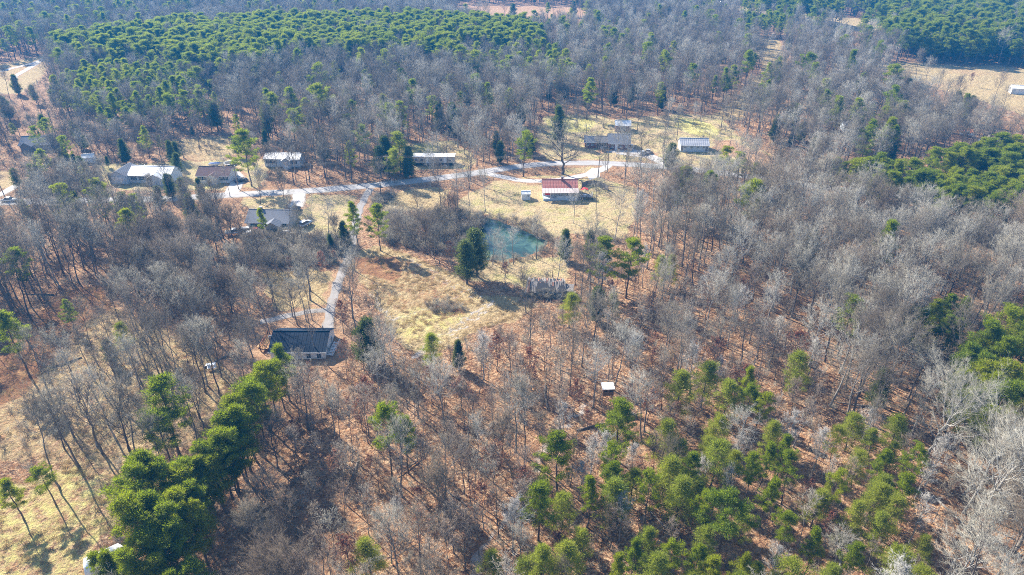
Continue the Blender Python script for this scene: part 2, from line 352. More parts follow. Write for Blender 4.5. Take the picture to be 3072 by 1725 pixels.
# ------------------------------------------------------------------ ground sheet
def build_ground():
    ys = [18.0]
    while ys[-1] < 780: ys.append(ys[-1]+max(.75, ys[-1]*.0055))
    ys = np.array(ys); nu = 430; us = np.linspace(-1, 1, nu)
    Y = np.repeat(ys[:, None], nu, 1); X = us[None, :]*(70+.80*Y)
    jx = X+1.6*wav(X, Y, .35)+.8*wav(X, Y, 1.1, 2); jy = Y+1.6*wav(X, Y, .33, 4)+.8*wav(X, Y, 1.05, 1)
    def mask(*pgs):
        m = np.zeros(X.shape)
        for p in pgs: m = np.maximum(m, inpoly(jx, jy, p).astype(float))
        for _ in range(2):
            q = np.pad(m, 1, mode='edge'); m = (q[1:-1, 1:-1]*2+q[:-2, 1:-1]+q[2:, 1:-1]+q[1:-1, :-2]+q[1:-1, 2:])/6
        return m
    straw = np.maximum(mask(MEADOW, FIELD_R, STRIP_R, MIDF, TRI, FIELD_LL, CUT_R, FIELD_L, YARD_MID), .56*mask(MEAD_LB, SPARSE_L))
    lawn = mask(LAWN_RED, LAWN_L, ISLAND, poly([(1150, 640), (1420, 645), (1440, 700), (1390, 730), (1180, 700)]), YARD_LONG, YARD_B, YARD_TR)
    dirt = mask(DIRT_R, CLEAR_T, YARD_BLUE)
    for pl, w in ROADS:
        d = seg_dist(jx, jy, pl); dirt = np.maximum(dirt, np.clip(1-(d-w*.5)/2.2, 0, 1)*.75)
    ruts = np.zeros(X.shape)
    for a, b in TRACKS:
        pl = line([a, b]); straw_t = seg_dist(jx, jy, pl); ruts = np.maximum(ruts, np.clip(1.2-straw_t/.7, 0, 1)*.62)
    # woodland trail lower centre
    trail = line([(1780, 1200), (1720, 1260), (1640, 1330), (1590, 1430), (1560, 1500), (1490, 1600), (1430, 1690), (1390, 1760)])
    gravel = np.maximum(ruts, np.clip(1-seg_dist(jx, jy, trail)/1.4, 0, 1)*.65)
    rust = mask(ROUGH_L, poly([(1080, 765), (1150, 760), (1165, 785), (1100, 795)]), poly([(890, 650), (1000, 640), (1010, 700), (900, 690)]))
    pc = np.concatenate([POND, POND[:1]]); rust_p = np.clip(1.25-seg_dist(jx, jy, pc)/2.6, 0, 1)*.72*(wav(X, Y, .4, 2) > -.5)
    rust = np.maximum(rust, rust_p); rust = np.maximum(rust, .43*mask(poly([(890, 650), (1040, 650), (1150, 700), (1200, 755), (1010, 790), (920, 740)])))
    bright = mask(poly([(1000, 780), (1090, 760), (1200, 790), (1110, 860), (1000, 860)]), MEAD_LB)*.47
    bright = np.maximum(bright, mask(BRIGHT_1, BRIGHT_2, poly([(490, 455), (530, 445), (560, 465), (520, 475)]), poly([(1000, 365), (1090, 360), (1100, 385), (1010, 388)])))
    rd = np.full(X.shape, 1e9)
    for pl, w in ROADS: rd = np.minimum(rd, seg_dist(X, Y, pl)-w/2)
    soft = np.clip(rd/6-.3, 0, 1)
    Z = -(.22+.22*wav(X, Y, .21)+.12*wav(X, Y, .8, 3))*soft
    Z -= np.maximum(0, .10*wav(X, Y, 2.1, 1))*soft
    pm = inpoly(X, Y, POND).astype(float); q = np.pad(pm, 1, mode='edge'); pm = (q[1:-1, 1:-1]*2+q[:-2, 1:-1]+q[2:, 1:-1]+q[1:-1, :-2]+q[1:-1, 2:])/6
    Z = Z*(1-pm)-1.5*pm
    ny = len(ys); V = np.stack([X, Y, Z], -1).reshape(-1, 3)
    i = np.arange(ny-1)[:, None]*nu+np.arange(nu-1)[None, :]
    F = np.stack([i, i+1, i+nu+1, i+nu], -1).reshape(-1, 4)
    # outer skirt out to the horizon
    b = len(V); BIG = 4000.0
    ext = np.array([(-BIG, -BIG, -.1), (BIG, -BIG, -.1), (BIG, BIG, -.1), (-BIG, BIG, -.1)])
    c00, c10, c01, c11 = 0, nu-1, (ny-1)*nu, ny*nu-1
    V = np.concatenate([V, ext])
    front = [b, b+1]+[k for k in range(nu-1, -1, -1)]; right = [b+1, b+2]+[r*nu+nu-1 for r in range(ny-1, -1, -1)]
    back = [b+2, b+3]+[(ny-1)*nu+k for k in range(nu)]; left = [b+3, b]+[r*nu for r in range(ny)]
    me = np_mesh('ground', V, [F]+[np.array([p]) for p in (front, right, back, left)], [M['ground']])
    for nm, (a, bb, c) in (('cover', (straw, lawn, dirt)), ('cover_more', (gravel, rust, bright))):
        at = me.attributes.new(nm, 'FLOAT_COLOR', 'POINT')
        arr = np.zeros((len(V), 4), np.float32); arr[:, 3] = 1
        for k, m in enumerate((a, bb, c)): arr[:b, k] = m.ravel()
        at.data.foreach_set('color', arr.ravel())
    g = link('ground', me); tag(g, 'leaf littered woodland floor with tan meadows and lawns', kind='structure')
build_ground()

def road_strip(name, pl, w, mat, z, label, rag=.25, step=2.0):
    pts = [np.array(pl[0])]
    for a, b in zip(pl[:-1], pl[1:]):
        n = max(1, int(np.hypot(*(b-a))/step))
        for k in range(1, n+1): pts.append(a+(b-a)*k/n)
    p = np.array(pts)
    for _ in range(3): p[1:-1] = (p[:-2]+2*p[1:-1]+p[2:])/4
    t = np.gradient(p, axis=0); t /= np.linalg.norm(t, axis=1)[:, None]+1e-9; nrm = np.stack([-t[:, 1], t[:, 0]], 1)
    rng = np.random.default_rng(int(w*100)+len(p)); n = len(p)
    cols = [-.5, -.36, -.2, 0, .2, .36, .5]; V = []; nc = len(cols)
    for c in cols:
        e = (rng.normal(0, rag, n) if abs(c) == .5 else np.zeros(n))
        q = p+nrm*(c*w+e)[:, None]; V.append(np.concatenate([q, np.full((n, 1), z+(.05 if abs(c) < .5 else 0))], 1))
    V = np.stack(V, 1).reshape(-1, 3); i = np.arange(n-1)[:, None]*nc+np.arange(nc-1)[None, :]
    F = np.stack([i, i+1, i+nc+1, i+nc], -1).reshape(-1, 4)
    me = np_mesh(name, V, [F], [mat]); at_ = me.attributes.new('wheel_wear', 'FLOAT', 'POINT')
    at_.data.foreach_set('value', np.tile(np.array([-.9, -.1, 1, -.35, 1, -.1, -.9], np.float32), n)); o = link(name, me); tag(o, label, kind='structure'); return o
road_strip('road', ROAD, 5.4, M['asphalt'], .030, 'pale grey country road crossing the whole scene', .12)
road_strip('driveway', DRIVE, 2.6, M['gravel'], .018, 'gravel driveway running from the road down to the blue roofed house', .22)
road_strip('driveway', DRIVE2, 3.4, M['concrete'], .022, 'white looping driveway behind the red roofed house', .15)
road_strip('driveway', DRIVE3, 5.5, M['concrete'], .020, 'pale driveway curving up to the brick house', .4)
road_strip('driveway', DRIVE4, 4.5, M['concrete'], .024, 'short pale driveway to the grey roofed house', .2)
road_strip('driveway', DRIVE5, 5.2, M['concrete'], .026, 'white driveway beside the brown roofed house', .3)
road_strip('path', PATH1, 3.4, M['concrete'], .020, 'straight pale lane by the left edge of the road', .15)
road_strip('path', PATH2, 2.6, M['gravel'], .020, 'dirt track among the pines at far left', .25)
road_strip('path', PATH3, 3.6, M['concrete'], .020, 'distant lane along the top left field', .2)
road_strip('path', PATH4, 3.2, M['concrete'], .028, 'white hooked driveway in the top left field', .2)
road_strip('path', PATH5, 2.2, M['gravel'], .014, 'pale dirt track left of the driveway', .3)
def pad(name, pts, mat, z, label):
    p = poly(pts, 0, False); mb = MB(); n = len(p)
    mb.add([(a, b, z) for a, b in p]+[(a, b, z-.4) for a, b in p], [tuple(range(n))]+[(i, (i+1) % n, n+(i+1) % n, n+i) for i in range(n)])
    o = mb.build(name, mat); tag(o, label, kind='structure'); return o
pad('driveway', [(1775, 505), (1798, 503), (1800, 530), (1770, 540), (1755, 520)], M['concrete'], .036, 'white concrete parking pad on the looping driveway')
pad('parking_pad', [(1840, 447), (1960, 462), (1950, 475), (1850, 462)], M['concrete'], .016, 'pale parking area in front of the brick house')
def build_water():
    c = POND.mean(0); mb = MB(); p = c+(POND-c)*1.03; n = len(p)
    sm = []
    for i in range(n):
        a, b = p[i], p[(i+1) % n]; z, d = p[i-1], p[(i+2) % n]
        for k in range(5):
            t = k/5.0
            sm.append(.5*((2*a)+(-z+b)*t+(2*z-5*a+4*b-d)*t*t+(-z+3*a-3*b+d)*t**3))
    mb.add([(a, b, -.62) for a, b in sm], [tuple(range(len(sm)))])
    o = mb.build('pond_water', M['water']); tag(o, 'green farm pond below the red roofed house', kind='structure')
build_water()

# ------------------------------------------------------------------ tree meshes (1 unit = 1 m, nominal heights below)
def norm(a): return a/(np.linalg.norm(a, axis=-1, keepdims=True)+1e-9)
def frames(d):
    ref = np.where(np.abs(d[:, 2:3]) > .9, np.array([[1., 0, 0]]), np.array([[0, 0, 1.]]))
    r = norm(np.cross(d, ref)); return r, np.cross(r, d)
def tubes(P0, P1, R0, R1, k):
    n = len(P0); d = norm(P1-P0); r, u = frames(d); an = 2*np.pi*np.arange(k)/k
    off = r[:, None, :]*np.cos(an)[None, :, None]+u[:, None, :]*np.sin(an)[None, :, None]
    V = np.concatenate([P0[:, None, :]+off*R0[:, None, None], P1[:, None, :]+off*R1[:, None, None]], 1).reshape(-1, 3)
    b = (np.arange(n)*2*k)[:, None]; i = np.arange(k)[None, :]; j = (np.arange(k)+1)[None, :] % k
    return V, np.stack([b+i, b+j, b+k+j, b+k+i], -1).reshape(-1, 4)
def spikes(P0, P1, R0, k=3):
    n = len(P0); d = norm(P1-P0); r, u = frames(d); an = 2*np.pi*np.arange(k)/k
    off = r[:, None, :]*np.cos(an)[None, :, None]+u[:, None, :]*np.sin(an)[None, :, None]
    V = np.concatenate([P0[:, None, :]+off*R0[:, None, None], P1[:, None, :]], 1).reshape(-1, 3)
    b = (np.arange(n)*(k+1))[:, None]; i = np.arange(k)[None, :]; j = (np.arange(k)+1)[None, :] % k
    return V, np.stack([b+i, b+j, b+k+np.zeros_like(i)], -1).reshape(-1, 3)
class Acc:
    def __init__(s): s.V = []; s.F = []; s.n = 0
    def add(s, vf):
        V, F = vf; s.V.append(V); s.F.append(F+s.n); s.n += len(V)
    def mesh(s, name, mats): return np_mesh(name, np.concatenate(s.V), s.F, mats)
def spawn(rng, P0, D, L, Rr, n, tmin, a0, a1, lf, rf, up):
    m = len(P0); t = rng.uniform(tmin, 1, (m, n)); r, u = frames(D)
    ph = rng.uniform(0, 2*np.pi, (m, n)); an = np.radians(rng.uniform(a0, a1, (m, n)))
    perp = r[:, None, :]*np.cos(ph)[..., None]+u[:, None, :]*np.sin(ph)[..., None]
    d = D[:, None, :]*np.cos(an)[..., None]+perp*np.sin(an)[..., None]; d[..., 2] += up; d = norm(d)
    st = P0[:, None, :]+D[:, None, :]*(L[:, None]*t)[..., None]
    ln = L[:, None]*lf*(1.15-.5*t)*rng.uniform(.7, 1.3, (m, n)); rr = Rr[:, None]*(1-.55*t)*rf
    return st.reshape(-1, 3), d.reshape(-1, 3), ln.ravel(), rr.ravel()
def trunk_line(rng, H, n, wob, lean=(0, 0)):
    z = np.linspace(0, H, n+1); w = np.cumsum(rng.normal(0, wob, (n+1, 2)), 0); w -= w[0]
    w += np.outer((z/H)**1.3*H, np.array(lean)); return np.concatenate([w, z[:, None]], 1)
def at(pl, z):
    return np.array([np.interp(z, pl[:, 2], pl[:, 0]), np.interp(z, pl[:, 2], pl[:, 1]), z])
def limb(rng, p, az, el, L, nseg, curve, jit=.12):
    pts = [p]; d = np.array([math.cos(az)*math.cos(el), math.sin(az)*math.cos(el), math.sin(el)])
    for _ in range(nseg):
        d = d+np.array([0, 0, curve])+rng.normal(0, jit, 3); d /= np.linalg.norm(d); pts.append(pts[-1]+d*L/nseg)
    return np.array(pts)
def bare_tree(seed, H=18., r0=.2, f0=.42, nl=16, lw=.27, top=.93, el=(30, 68), wob=.10, lean=(0, 0), dens=1.0, kt='bark', kc='twig', shape=None, leaf=0, curve=.14, twigr=.009):
    rng = np.random.default_rng(seed); T = Acc(); C = Acc()
    tl = trunk_line(rng, H*top, 10, wob, lean); zz = tl[:, 2]/H
    rad = r0*np.clip(1-zz/1.0, .06, 1)**.85; rad[0] *= 1.35
    T.add(tubes(tl[:-1], tl[1:], rad[:-1], rad[1:], 7))
    S0, SD, SL, SR = [], [], [], []
    for i in range(nl):
        f = f0+(top-.04-f0)*((i+.5)/nl)**.9; z = f*H; g = (f-f0)/(1-f0)
        az = i*2.4+rng.uniform(-.5, .5); e = R(el[0]+(el[1]-el[0])*g+rng.uniform(-9, 9))
        prof = shape(g) if shape else (1.0-.45*g)*(0.75+.5*math.sin(math.pi*min(1, g*1.2)))
        L = H*lw*prof*rng.uniform(.75, 1.2); rr = r0*np.interp(f, zz, np.clip(1-zz, .06, 1)**.85)*rng.uniform(.42, .62)
        lb = limb(rng, at(tl, z), az, e, L, 5, curve); lr = rr*np.linspace(1, .22, 6)
        T.add(tubes(lb[:-1], lb[1:], lr[:-1], lr[1:], 5))
        for k in range(1, 5):
            S0.append(lb[k]); SD.append(norm(lb[k+1]-lb[k])); SL.append(L); SR.append(lr[k])
    k = len(tl)-2; S0 += [tl[k], tl[k-1]]; SD += [norm(tl[k+1]-tl[k])]*2; SL += [H*lw*.6]*2; SR += [rad[k]]*2
    P0, D, L, Rr = np.array(S0), np.array(SD), np.array(SL), np.array(SR)
    p2, d2, l2, r2 = spawn(rng, P0, D, L*.23, Rr, 3, 0, 25, 60, 2.0, .62, .22)
    r2 = np.clip(r2, .018, .2); e2 = p2+d2*l2[:, None]; T.add(tubes(p2, e2, r2, r2*.35, 4))
    n3 = max(3, int(round(5.4*dens))); p3, d3, l3, r3 = spawn(rng, p2, d2, l2, r2, n3, .2, 22, 58, .50, .55, .18)
    r3 = np.clip(r3, .013, .05); C.add(spikes(p3, p3+d3*l3[:, None], r3))
    n4 = max(3, int(round(4.4*dens))); p4, d4, l4, r4 = spawn(rng, p3, d3, l3, r3, n4, .15, 20, 55, .62, .6, .15)
    C.add(spikes(p4, p4+d4*l4[:, None], np.clip(r4, twigr*.8, twigr*1.3)))
    mats = [M[kc]]
    if leaf:
        n = leaf; q = rng.integers(0, len(p4), n); c = p4[q]+d4[q]*(l4[q]*rng.uniform(.2, 1, n))[:, None]
        V, F = blades(rng, c, np.full(n, .22), np.full(n, .15), None)
        me_c = C.mesh('crown', mats); L_ = Acc(); L_.add((V, F))
        return T.mesh('trunk', [M[kt]]), me_c, L_.mesh('leaves', [M['dead_leaf']])
    return T.mesh('trunk', [M[kt]]), C.mesh('crown', mats)
def blades(rng, c, ln, wd, dirs):
    n = len(c); d = norm(rng.normal(0, 1, (n, 3))) if dirs is None else norm(dirs)
    s = norm(np.cross(d, rng.normal(0, 1, (n, 3)))); a = c-s*(wd/2)[:, None]; b = c+s*(wd/2)[:, None]; t = c+d*ln[:, None]
    V = np.stack([a, b, t], 1).reshape(-1, 3); F = np.arange(3*n).reshape(-1, 3); return V, F
def pine(seed, H=16., r0=.2, f0=.36, rad=3.5, nl=46, nc=5, nb=50, cl=.60, kt='bark_pine', kc='needle', point=.55, bl=.42, bw=.10, wob=.07):
    rng = np.random.default_rng(seed); T = Acc(); C = Acc()
    tl = trunk_line(rng, H*.985, 10, wob); zz = tl[:, 2]/H; r_ = r0*np.clip(1-zz, .05, 1)**.8; r_[0] *= 1.25
    T.add(tubes(tl[:-1], tl[1:], r_[:-1], r_[1:], 7))
    cen = []
    for i in range(nl):
        g = ((i+.5)/nl)**.85; f = f0+(.97-f0)*g; az = i*2.4+rng.uniform(-.6, .6)
        pr = (1-g)**point*(.55+.9*min(1, g*3.0)) if g < .33 else (1-g)**point*1.45
        if rng.uniform() < .12: continue
        L = rad*pr*rng.uniform(.42, 1.25)*.9+.25
        e = R(-8+62*g+rng.uniform(-14, 14)); lb = limb(rng, at(tl, f*H), az, e, L, 3, .16, .1)
        lr = r0*.22*(1-g*.6)*np.linspace(1, .3, 4); T.add(tubes(lb[:-1], lb[1:], lr[:-1], lr[1:], 4))
        cen.append(lb[-1])
        for k in range(nc-1):
            t = rng.uniform(.35, 1); q = lb[0]+(lb[-1]-lb[0])*t; q = q+(lb[2]-(lb[0]+lb[-1])/2)*(1-abs(2*t-1))
            cen.append(q+rng.normal(0, .30, 3)*np.array([1, 1, .6])*rad/3.3)
    for i in range(7):
        lb = limb(rng, at(tl, H*f0*rng.uniform(.45, 1.05)), rng.uniform(0, 6.28), R(rng.uniform(-12, 15)), rad*rng.uniform(.25, .6), 2, .02, .15); T.add(tubes(lb[:-1], lb[1:], np.array([.04, .025]), np.array([.025, .01]), 4))
    cen.append(at(tl, H*.97)); cen = np.array(cen); sz = cl*rng.uniform(.5, 1.3, len(cen))
    # blades radiate from twig tips inside each tuft
    m = len(cen); off = norm(rng.normal(0, 1, (m, nb, 3))); off[..., 2] = off[..., 2]*.8+.22; rr = rng.uniform(.15, 1, (m, nb))**.6
    c = cen[:, None, :]+off*(sz[:, None]*rr)[..., None]*np.array([1, 1, .55]); dr = off+rng.normal(0, .45, (m, nb, 3)); dr[..., 2] += .25
    n = m*nb; C.add(blades(rng, c.reshape(-1, 3), rng.uniform(.7, 1.25, n)*bl, np.full(n, bw), dr.reshape(-1, 3)))
    return T.mesh('trunk', [M[kt]]), C.mesh('crown', [M[kc]])
def cedar(seed, H=9., rad=2.4, n=12000, kc='cedar', pw=.5, f0=.05):
    rng = np.random.default_rng(seed); T = Acc(); C = Acc()
    tl = trunk_line(rng, H*.97, 6, .05); r_ = .16*(1-tl[:, 2]/H)+.01; T.add(tubes(tl[:-1], tl[1:], r_[:-1], r_[1:], 6))
    nl = 120; cen = []; dirs = []
    for i in range(nl):
        g = ((i+.5)/nl); f = f0+(.98-f0)*g; az = i*2.4+rng.uniform(-.7, .7); L = rad*((1-g)**pw)*rng.uniform(.45, 1.25)*(.55+.45*min(1, g*4))+.12
        e = R(18+45*g); lb = limb(rng, at(tl, f*H), az, e, L, 2, .18, .08); T.add(tubes(lb[:-1], lb[1:], np.array([.035, .02]), np.array([.02, .01]), 3))
        for t in np.linspace(.35, 1.0, 5): cen.append(lb[0]+(lb[-1]-lb[0])*t); dirs.append(norm(lb[-1]-lb[0]))
    cen = np.array(cen); dirs = np.array(dirs); q = rng.integers(0, len(cen), n)
    c = cen[q]+rng.normal(0, .20, (n, 3)); d = dirs[q]*.8+rng.normal(0, .55, (n, 3)); d[:, 2] += .5
    C.add(blades(rng, c, rng.uniform(.22, .42, n), np.full(n, .11), d)); return T.mesh('trunk', [M['bark']]), C.mesh('crown', [M[kc]])
def bush(seed, H=1.8, n1=9, n2=8, n3=4):
    rng = np.random.default_rng(seed); C = Acc(); az = rng.uniform(0, 6.28, n1); e = np.radians(rng.uniform(45, 82, n1))
    D = np.stack([np.cos(az)*np.cos(e), np.sin(az)*np.cos(e), np.sin(e)], 1); P0 = rng.normal(0, .15, (n1, 3)); P0[:, 2] = -.1
    L = H*rng.uniform(.6, 1.05, n1); Rr = np.full(n1, .018); C.add(spikes(P0, P0+D*L[:, None], Rr))
    p, d, l, r = spawn(rng, P0, D, L, Rr, n2, .25, 20, 55, .5, .7, .2); C.add(spikes(p, p+d*l[:, None], np.clip(r, .008, .1)))
    p, d, l, r = spawn(rng, p, d, l, r, n3, .2, 20, 55, .6, .7, .1); C.add(spikes(p, p+d*l[:, None], np.full(len(p), .008)))
    return C
broad = lambda g: 1.15*math.sin(math.pi*min(1, .25+g*.72))
VAR = {}   # kind -> list of (nominal height, (meshes))
VAR['bare'] = [(18., bare_tree(11, 18, .20, .40, 16)), (18., bare_tree(12, 18, .17, .48, 15, .24, el=(38, 72))), (18., bare_tree(13, 18, .23, .34, 18, .30, el=(25, 65))),
               (18., bare_tree(14, 18, .16, .52, 14, .25, el=(40, 75), lean=(.05, .03))), (18., bare_tree(15, 18, .21, .36, 17, .29, el=(28, 70), lean=(-.06, .02))), (18., bare_tree(16, 18, .19, .42, 17, .26, kc='twig_brown')),
               (18., bare_tree(17, 18, .20, .38, 17, .29, kt='bark_pale', kc='twig_light', el=(28, 66))), (18., bare_tree(18, 18, .18, .45, 15, .27, kt='bark_pale', kc='twig_light', lean=(.04, -.05)))]
VAR['brushy'] = [(12., bare_tree(21, 12, .15, .22, 20, .36, .85, (32, 72), dens=1.25, kc='twig_brown', shape=broad)), (12., bare_tree(22, 12, .16, .18, 22, .38, .82, (28, 70), dens=1.25, kc='twig_brown', shape=broad)),
                 (12., bare_tree(23, 12, .14, .25, 18, .34, .88, (36, 74), dens=1.25, kc='twig', shape=broad))]
VAR['young'] = [(11., bare_tree(31, 11, .085, .38, 14, .20, kt='bark_young', kc='twig_young', el=(40, 70), dens=.6, twigr=.010)), (11., bare_tree(32, 11, .075, .45, 12, .19, kt='bark_young', kc='twig_young', el=(42, 72), dens=.6)),
                (11., bare_tree(33, 11, .10, .32, 15, .23, kt='bark_young', kc='twig_young', el=(34, 68), dens=.6)), (11., bare_tree(34, 11, .07, .5, 11, .18, kt='bark_young', kc='twig', el=(45, 74), dens=.6, lean=(.04, 0)))]
VAR['rusty'] = [(9., bare_tree(41, 9, .085, .22, 15, .26, kt='bark_young', kc='twig_brown', el=(25, 62), dens=.7, leaf=1300)), (9., bare_tree(42, 9, .08, .28, 14, .24, kt='bark_young', kc='twig_brown', el=(30, 66), dens=.7, leaf=900))]
VAR['pale'] = [(11., bare_tree(51, 11, .12, .22, 18, .27, kt='bark_pale', kc='twig_pale', el=(42, 74), dens=.9)), (11., bare_tree(52, 11, .11, .26, 17, .25, kt='bark_pale', kc='twig_pale', el=(44, 76), dens=.9))]
VAR['oak'] = [(17., bare_tree(61, 17, .42, .22, 15, .46, .80, (12, 62), .28, dens=1.0, shape=broad, curve=.10)), (17., bare_tree(62, 17, .30, .26, 18, .40, .82, (20, 68), .24, lean=(.10, .04), dens=1.3, shape=broad, kt='bark_pale', kc='twig_light'))]
VAR['pine'] = [(16., pine(71)), (16., pine(72, f0=.42, rad=3.2, point=.65)), (16., pine(73, f0=.30, rad=3.9, nl=54, point=.55)), (16., pine(74, f0=.46, rad=3.5, nl=40, point=.45)), (16., pine(75, f0=.26, rad=3.3, nl=52, point=.8)), (16., pine(76, f0=.40, rad=3.8, nl=34, point=.42, wob=.14)), (16., pine(77, f0=.34, rad=3.0, nl=42, point=.9, wob=.12))]
VAR['softpine'] = [(9., pine(81, 9, .12, .16, 2.3, 46, 5, 34, .55, kc='needle_soft', point=.75, bl=.40, bw=.06)), (9., pine(82, 9, .11, .24, 2.1, 40, 5, 32, .55, kc='needle_soft', point=.65, bl=.40, bw=.06)), (9., pine(83, 9, .12, .10, 2.5, 50, 5, 30, .58, kc='needle_soft', point=.85, bl=.40, bw=.06)), (9., pine(84, 9, .11, .18, 2.2, 34, 5, 34, .55, kc='needle_soft', point=.55, bl=.40, bw=.06, wob=.1))]
VAR['cedar'] = [(9., cedar(91, rad=2.2)), (9., cedar(92, rad=1.8, pw=.62)), (9., cedar(93, rad=2.5, pw=.38)), (9., cedar(94, rad=2.1, pw=.36, n=7500, f0=.16))]
KNAME = dict(bare='bare_tree', brushy='bare_tree', young='young_tree', rusty='young_tree', pale='bare_tree', oak='oak_tree', pine='pine_tree', softpine='pine_tree', cedar='cedar_tree')
KCAT = dict(bare='bare tree', brushy='bare tree', young='young tree', rusty='young tree', pale='bare tree', oak='oak tree', pine='pine tree', softpine='pine tree', cedar='cedar tree')
KNOUN = dict(bare='tall bare tree', brushy='bushy bare tree', young='thin bare sapling', rusty='rusty leaved tree', pale='silvery bare tree', oak='broad bare oak', pine='green pine', softpine='light green pine', cedar='dark cedar')
SUPER = dict(bare='bare', brushy='bare', pale='bare', oak='oak', young='young', rusty='young', pine='pine', softpine='pine', cedar='cedar')
KPL = dict(bare='bare grey winter trees', brushy='bushy spreading bare trees', young='thin bare young trees', rusty='small trees holding rusty leaves', pale='pale silvery bare trees', oak='broad bare oaks', pine='green pines', softpine='soft green young pines', cedar='dark cedars')
PART = ('trunk', 'crown', 'leaves')
TREES = []          # dict(kind, x, y, h, rz, vi, label, wide)
rng = np.random.default_rng(7)
def put(kind, x, y, h, label=None, wide=1.0, vi=None, rz=None):
    TREES.append(dict(kind=kind, x=float(x), y=float(y), h=h, wide=wide, vi=int(rng.integers(len(VAR[kind]))) if vi is None else vi, rz=float(rng.uniform(0, 6.28)) if rz is None else rz, tx=float(rng.normal(0, .035)), ty=float(rng.normal(0, .035)), label=label))
def put_top(kind, tx, ty, h, label, wide=1.0, d=True, **k):
    s = DS if d else 1.0; x, y = unp(tx*s, ty*s, h); put(kind, x, y, h, label, wide, **k)
def put_base(kind, bx, by, h, label, wide=1.0, d=False, **k):
    s = DS if d else 1.0; x, y = unp(bx*s, by*s, 0); put(kind, x, y, h, label, wide, **k)
ORD = 'first second third fourth fifth sixth seventh eighth ninth tenth eleventh twelfth thirteenth fourteenth fifteenth sixteenth seventeenth eighteenth nineteenth twentieth'.split()
ORD += ['twenty-'+o for o in ORD[:9]]+['thirtieth']+['thirty-'+o for o in ORD[:9]]+['fortieth']+['forty-'+o for o in ORD[:9]]
# evergreens one can pick out (tree-top pixel in the 2575 px wide view)
for i, (a, b, h) in enumerate([(700, 868, 13), (690, 905, 12), (665, 912, 13), (642, 925, 14), (628, 950, 14), (608, 965, 15), (602, 995, 14), (585, 1010, 15), (572, 1040, 14), (585, 1065, 13), (555, 1072, 14), (540, 1098, 13), (565, 1110, 12), (515, 1120, 13), (495, 1140, 13), (525, 1150, 12), (478, 1148, 13)]):
    put_top('pine', a, b, h, ORD[i]+' pine from the blue roofed house in the slanting pine row', 1.12)
CL = [(350, 1142, 16), (395, 1172, 15), (318, 1190, 16), (440, 1178, 14), (480, 1215, 13), (366, 1225, 16), (315, 1250, 16), (425, 1232, 15), (470, 1262, 13), (345, 1285, 15), (395, 1290, 15), (440, 1300, 13), (355, 1340, 14), (405, 1345, 13), (270, 1375, 12), (320, 1385, 13), (230, 1395, 11), (380, 1395, 12), (475, 1408, 11), (430, 1440, 11), (270, 1425, 10), (340, 1430, 11)]
for i, (a, b, h) in enumerate(CL): put_top('pine', a, b, h, ORD[i]+' pine from the top in the big lower left pine clump', 1.08)
put_top('pine', 388, 952, 17, 'taller upper pine of two standing left of the slanting pine row', 1.15, vi=0)
put_top('pine', 385, 1030, 14, 'lower darker pine of two standing left of the slanting pine row', 1.2, vi=3)
put_top('pine', 95, 1172, 8.5, 'small round headed pine alone in the lower left meadow', 1.2, vi=3)
put_top('pine', 8, 1205, 9, 'small pine at the left edge of the lower left meadow', 1.2)
put_top('pine', 160, 752, 8, 'lone small pine on the rusty rough grass at left', 1.15, vi=4)
put_top('pine', 300, 818-20, 9, 'small light pine among bare trees above the rusty grass', 1.0, vi=4) if 0 else None
put_top('softpine', 302, 815, 8, 'light green young pine among the bare trees above the rusty grass', 1.1)
put_top('cedar', 268, 855, 6, 'little dark cedar among bare trunks by the rusty grass', 1.0)
put_top('pine', 20, 630, 15, 'tall pine on the left edge above the dark trunks', 1.0)
put_top('pine', 2, 800-20, 16, 'large pine half out of frame on the left edge', 1.1)
put_base('pine', 1076, 738, 13.5, 'darker left pine of the pair beside the driveway', 1.0, vi=4)
put_base('pine', 1141, 750, 13.5, 'lighter right pine of the pair beside the driveway', 1.0, vi=2)
put_base('cedar', 1035, 728, 6.5, 'dark cedar at the bend of the driveway', 1.0)
put_base('cedar', 1050, 742, 5, 'small dark cedar just right of the driveway bend', 1.0)
put_base('cedar', 1401, 850, 11.5, 'left tall feathery cedar of two below the pond', 1.2, vi=3)
put_base('cedar', 1432, 828, 13, 'right tall feathery cedar of two below the pond', 1.1, vi=3)
put_top('cedar', 912, 808, 10.5, 'large dark cedar right of the blue roofed house', 1.15, vi=2)
put_top('softpine', 1082, 838, 9, 'bright green cedar like pine at the foot of the meadow', 1.1, vi=2)
put_top('cedar', 1150, 855, 7, 'dull green cedar right of the bright one below the meadow', 1.0)
put_top('pine', 965, 1028, 15, 'left pine of two close pines below the meadow', .95, vi=3)
put_top('pine', 1012, 1040, 13, 'right pine of two close pines below the meadow', .9, vi=1)
put_top('softpine', 1435, 738, 9, 'yellow green round tree below the collapsed barn', 1.25, vi=2)
put_top('cedar', 1505, 722, 9, 'dull green cedar right of the collapsed barn', 1.0)
put_top('pine', 1522, 600, 15, 'left pine of two thick pines right of the pond', 1.15, vi=2)
put_top('pine', 1588, 600, 16, 'right darker pine of two thick pines right of the pond', 1.1, vi=0)
put_top('cedar', 1425, 578, 9, 'blue green cedar at the right tip of the pond', 1.1)
put_top('cedar', 1487, 582, 9, 'blue green cedar between pond tip and the thick pines', 1.0)
put_top('softpine', 1660, 642, 9, 'left light green tree of two right of the thick pines', 1.0)
put_top('softpine', 1692, 640, 9, 'right light green tree of two right of the thick pines', 1.0)
put_top('softpine', 1545, 735, 8, 'small green tree below the thick pines', 1.0)
put_top('pine', 1562, 1010, 13, 'full green pine below the deer stand', 1.25, vi=2)
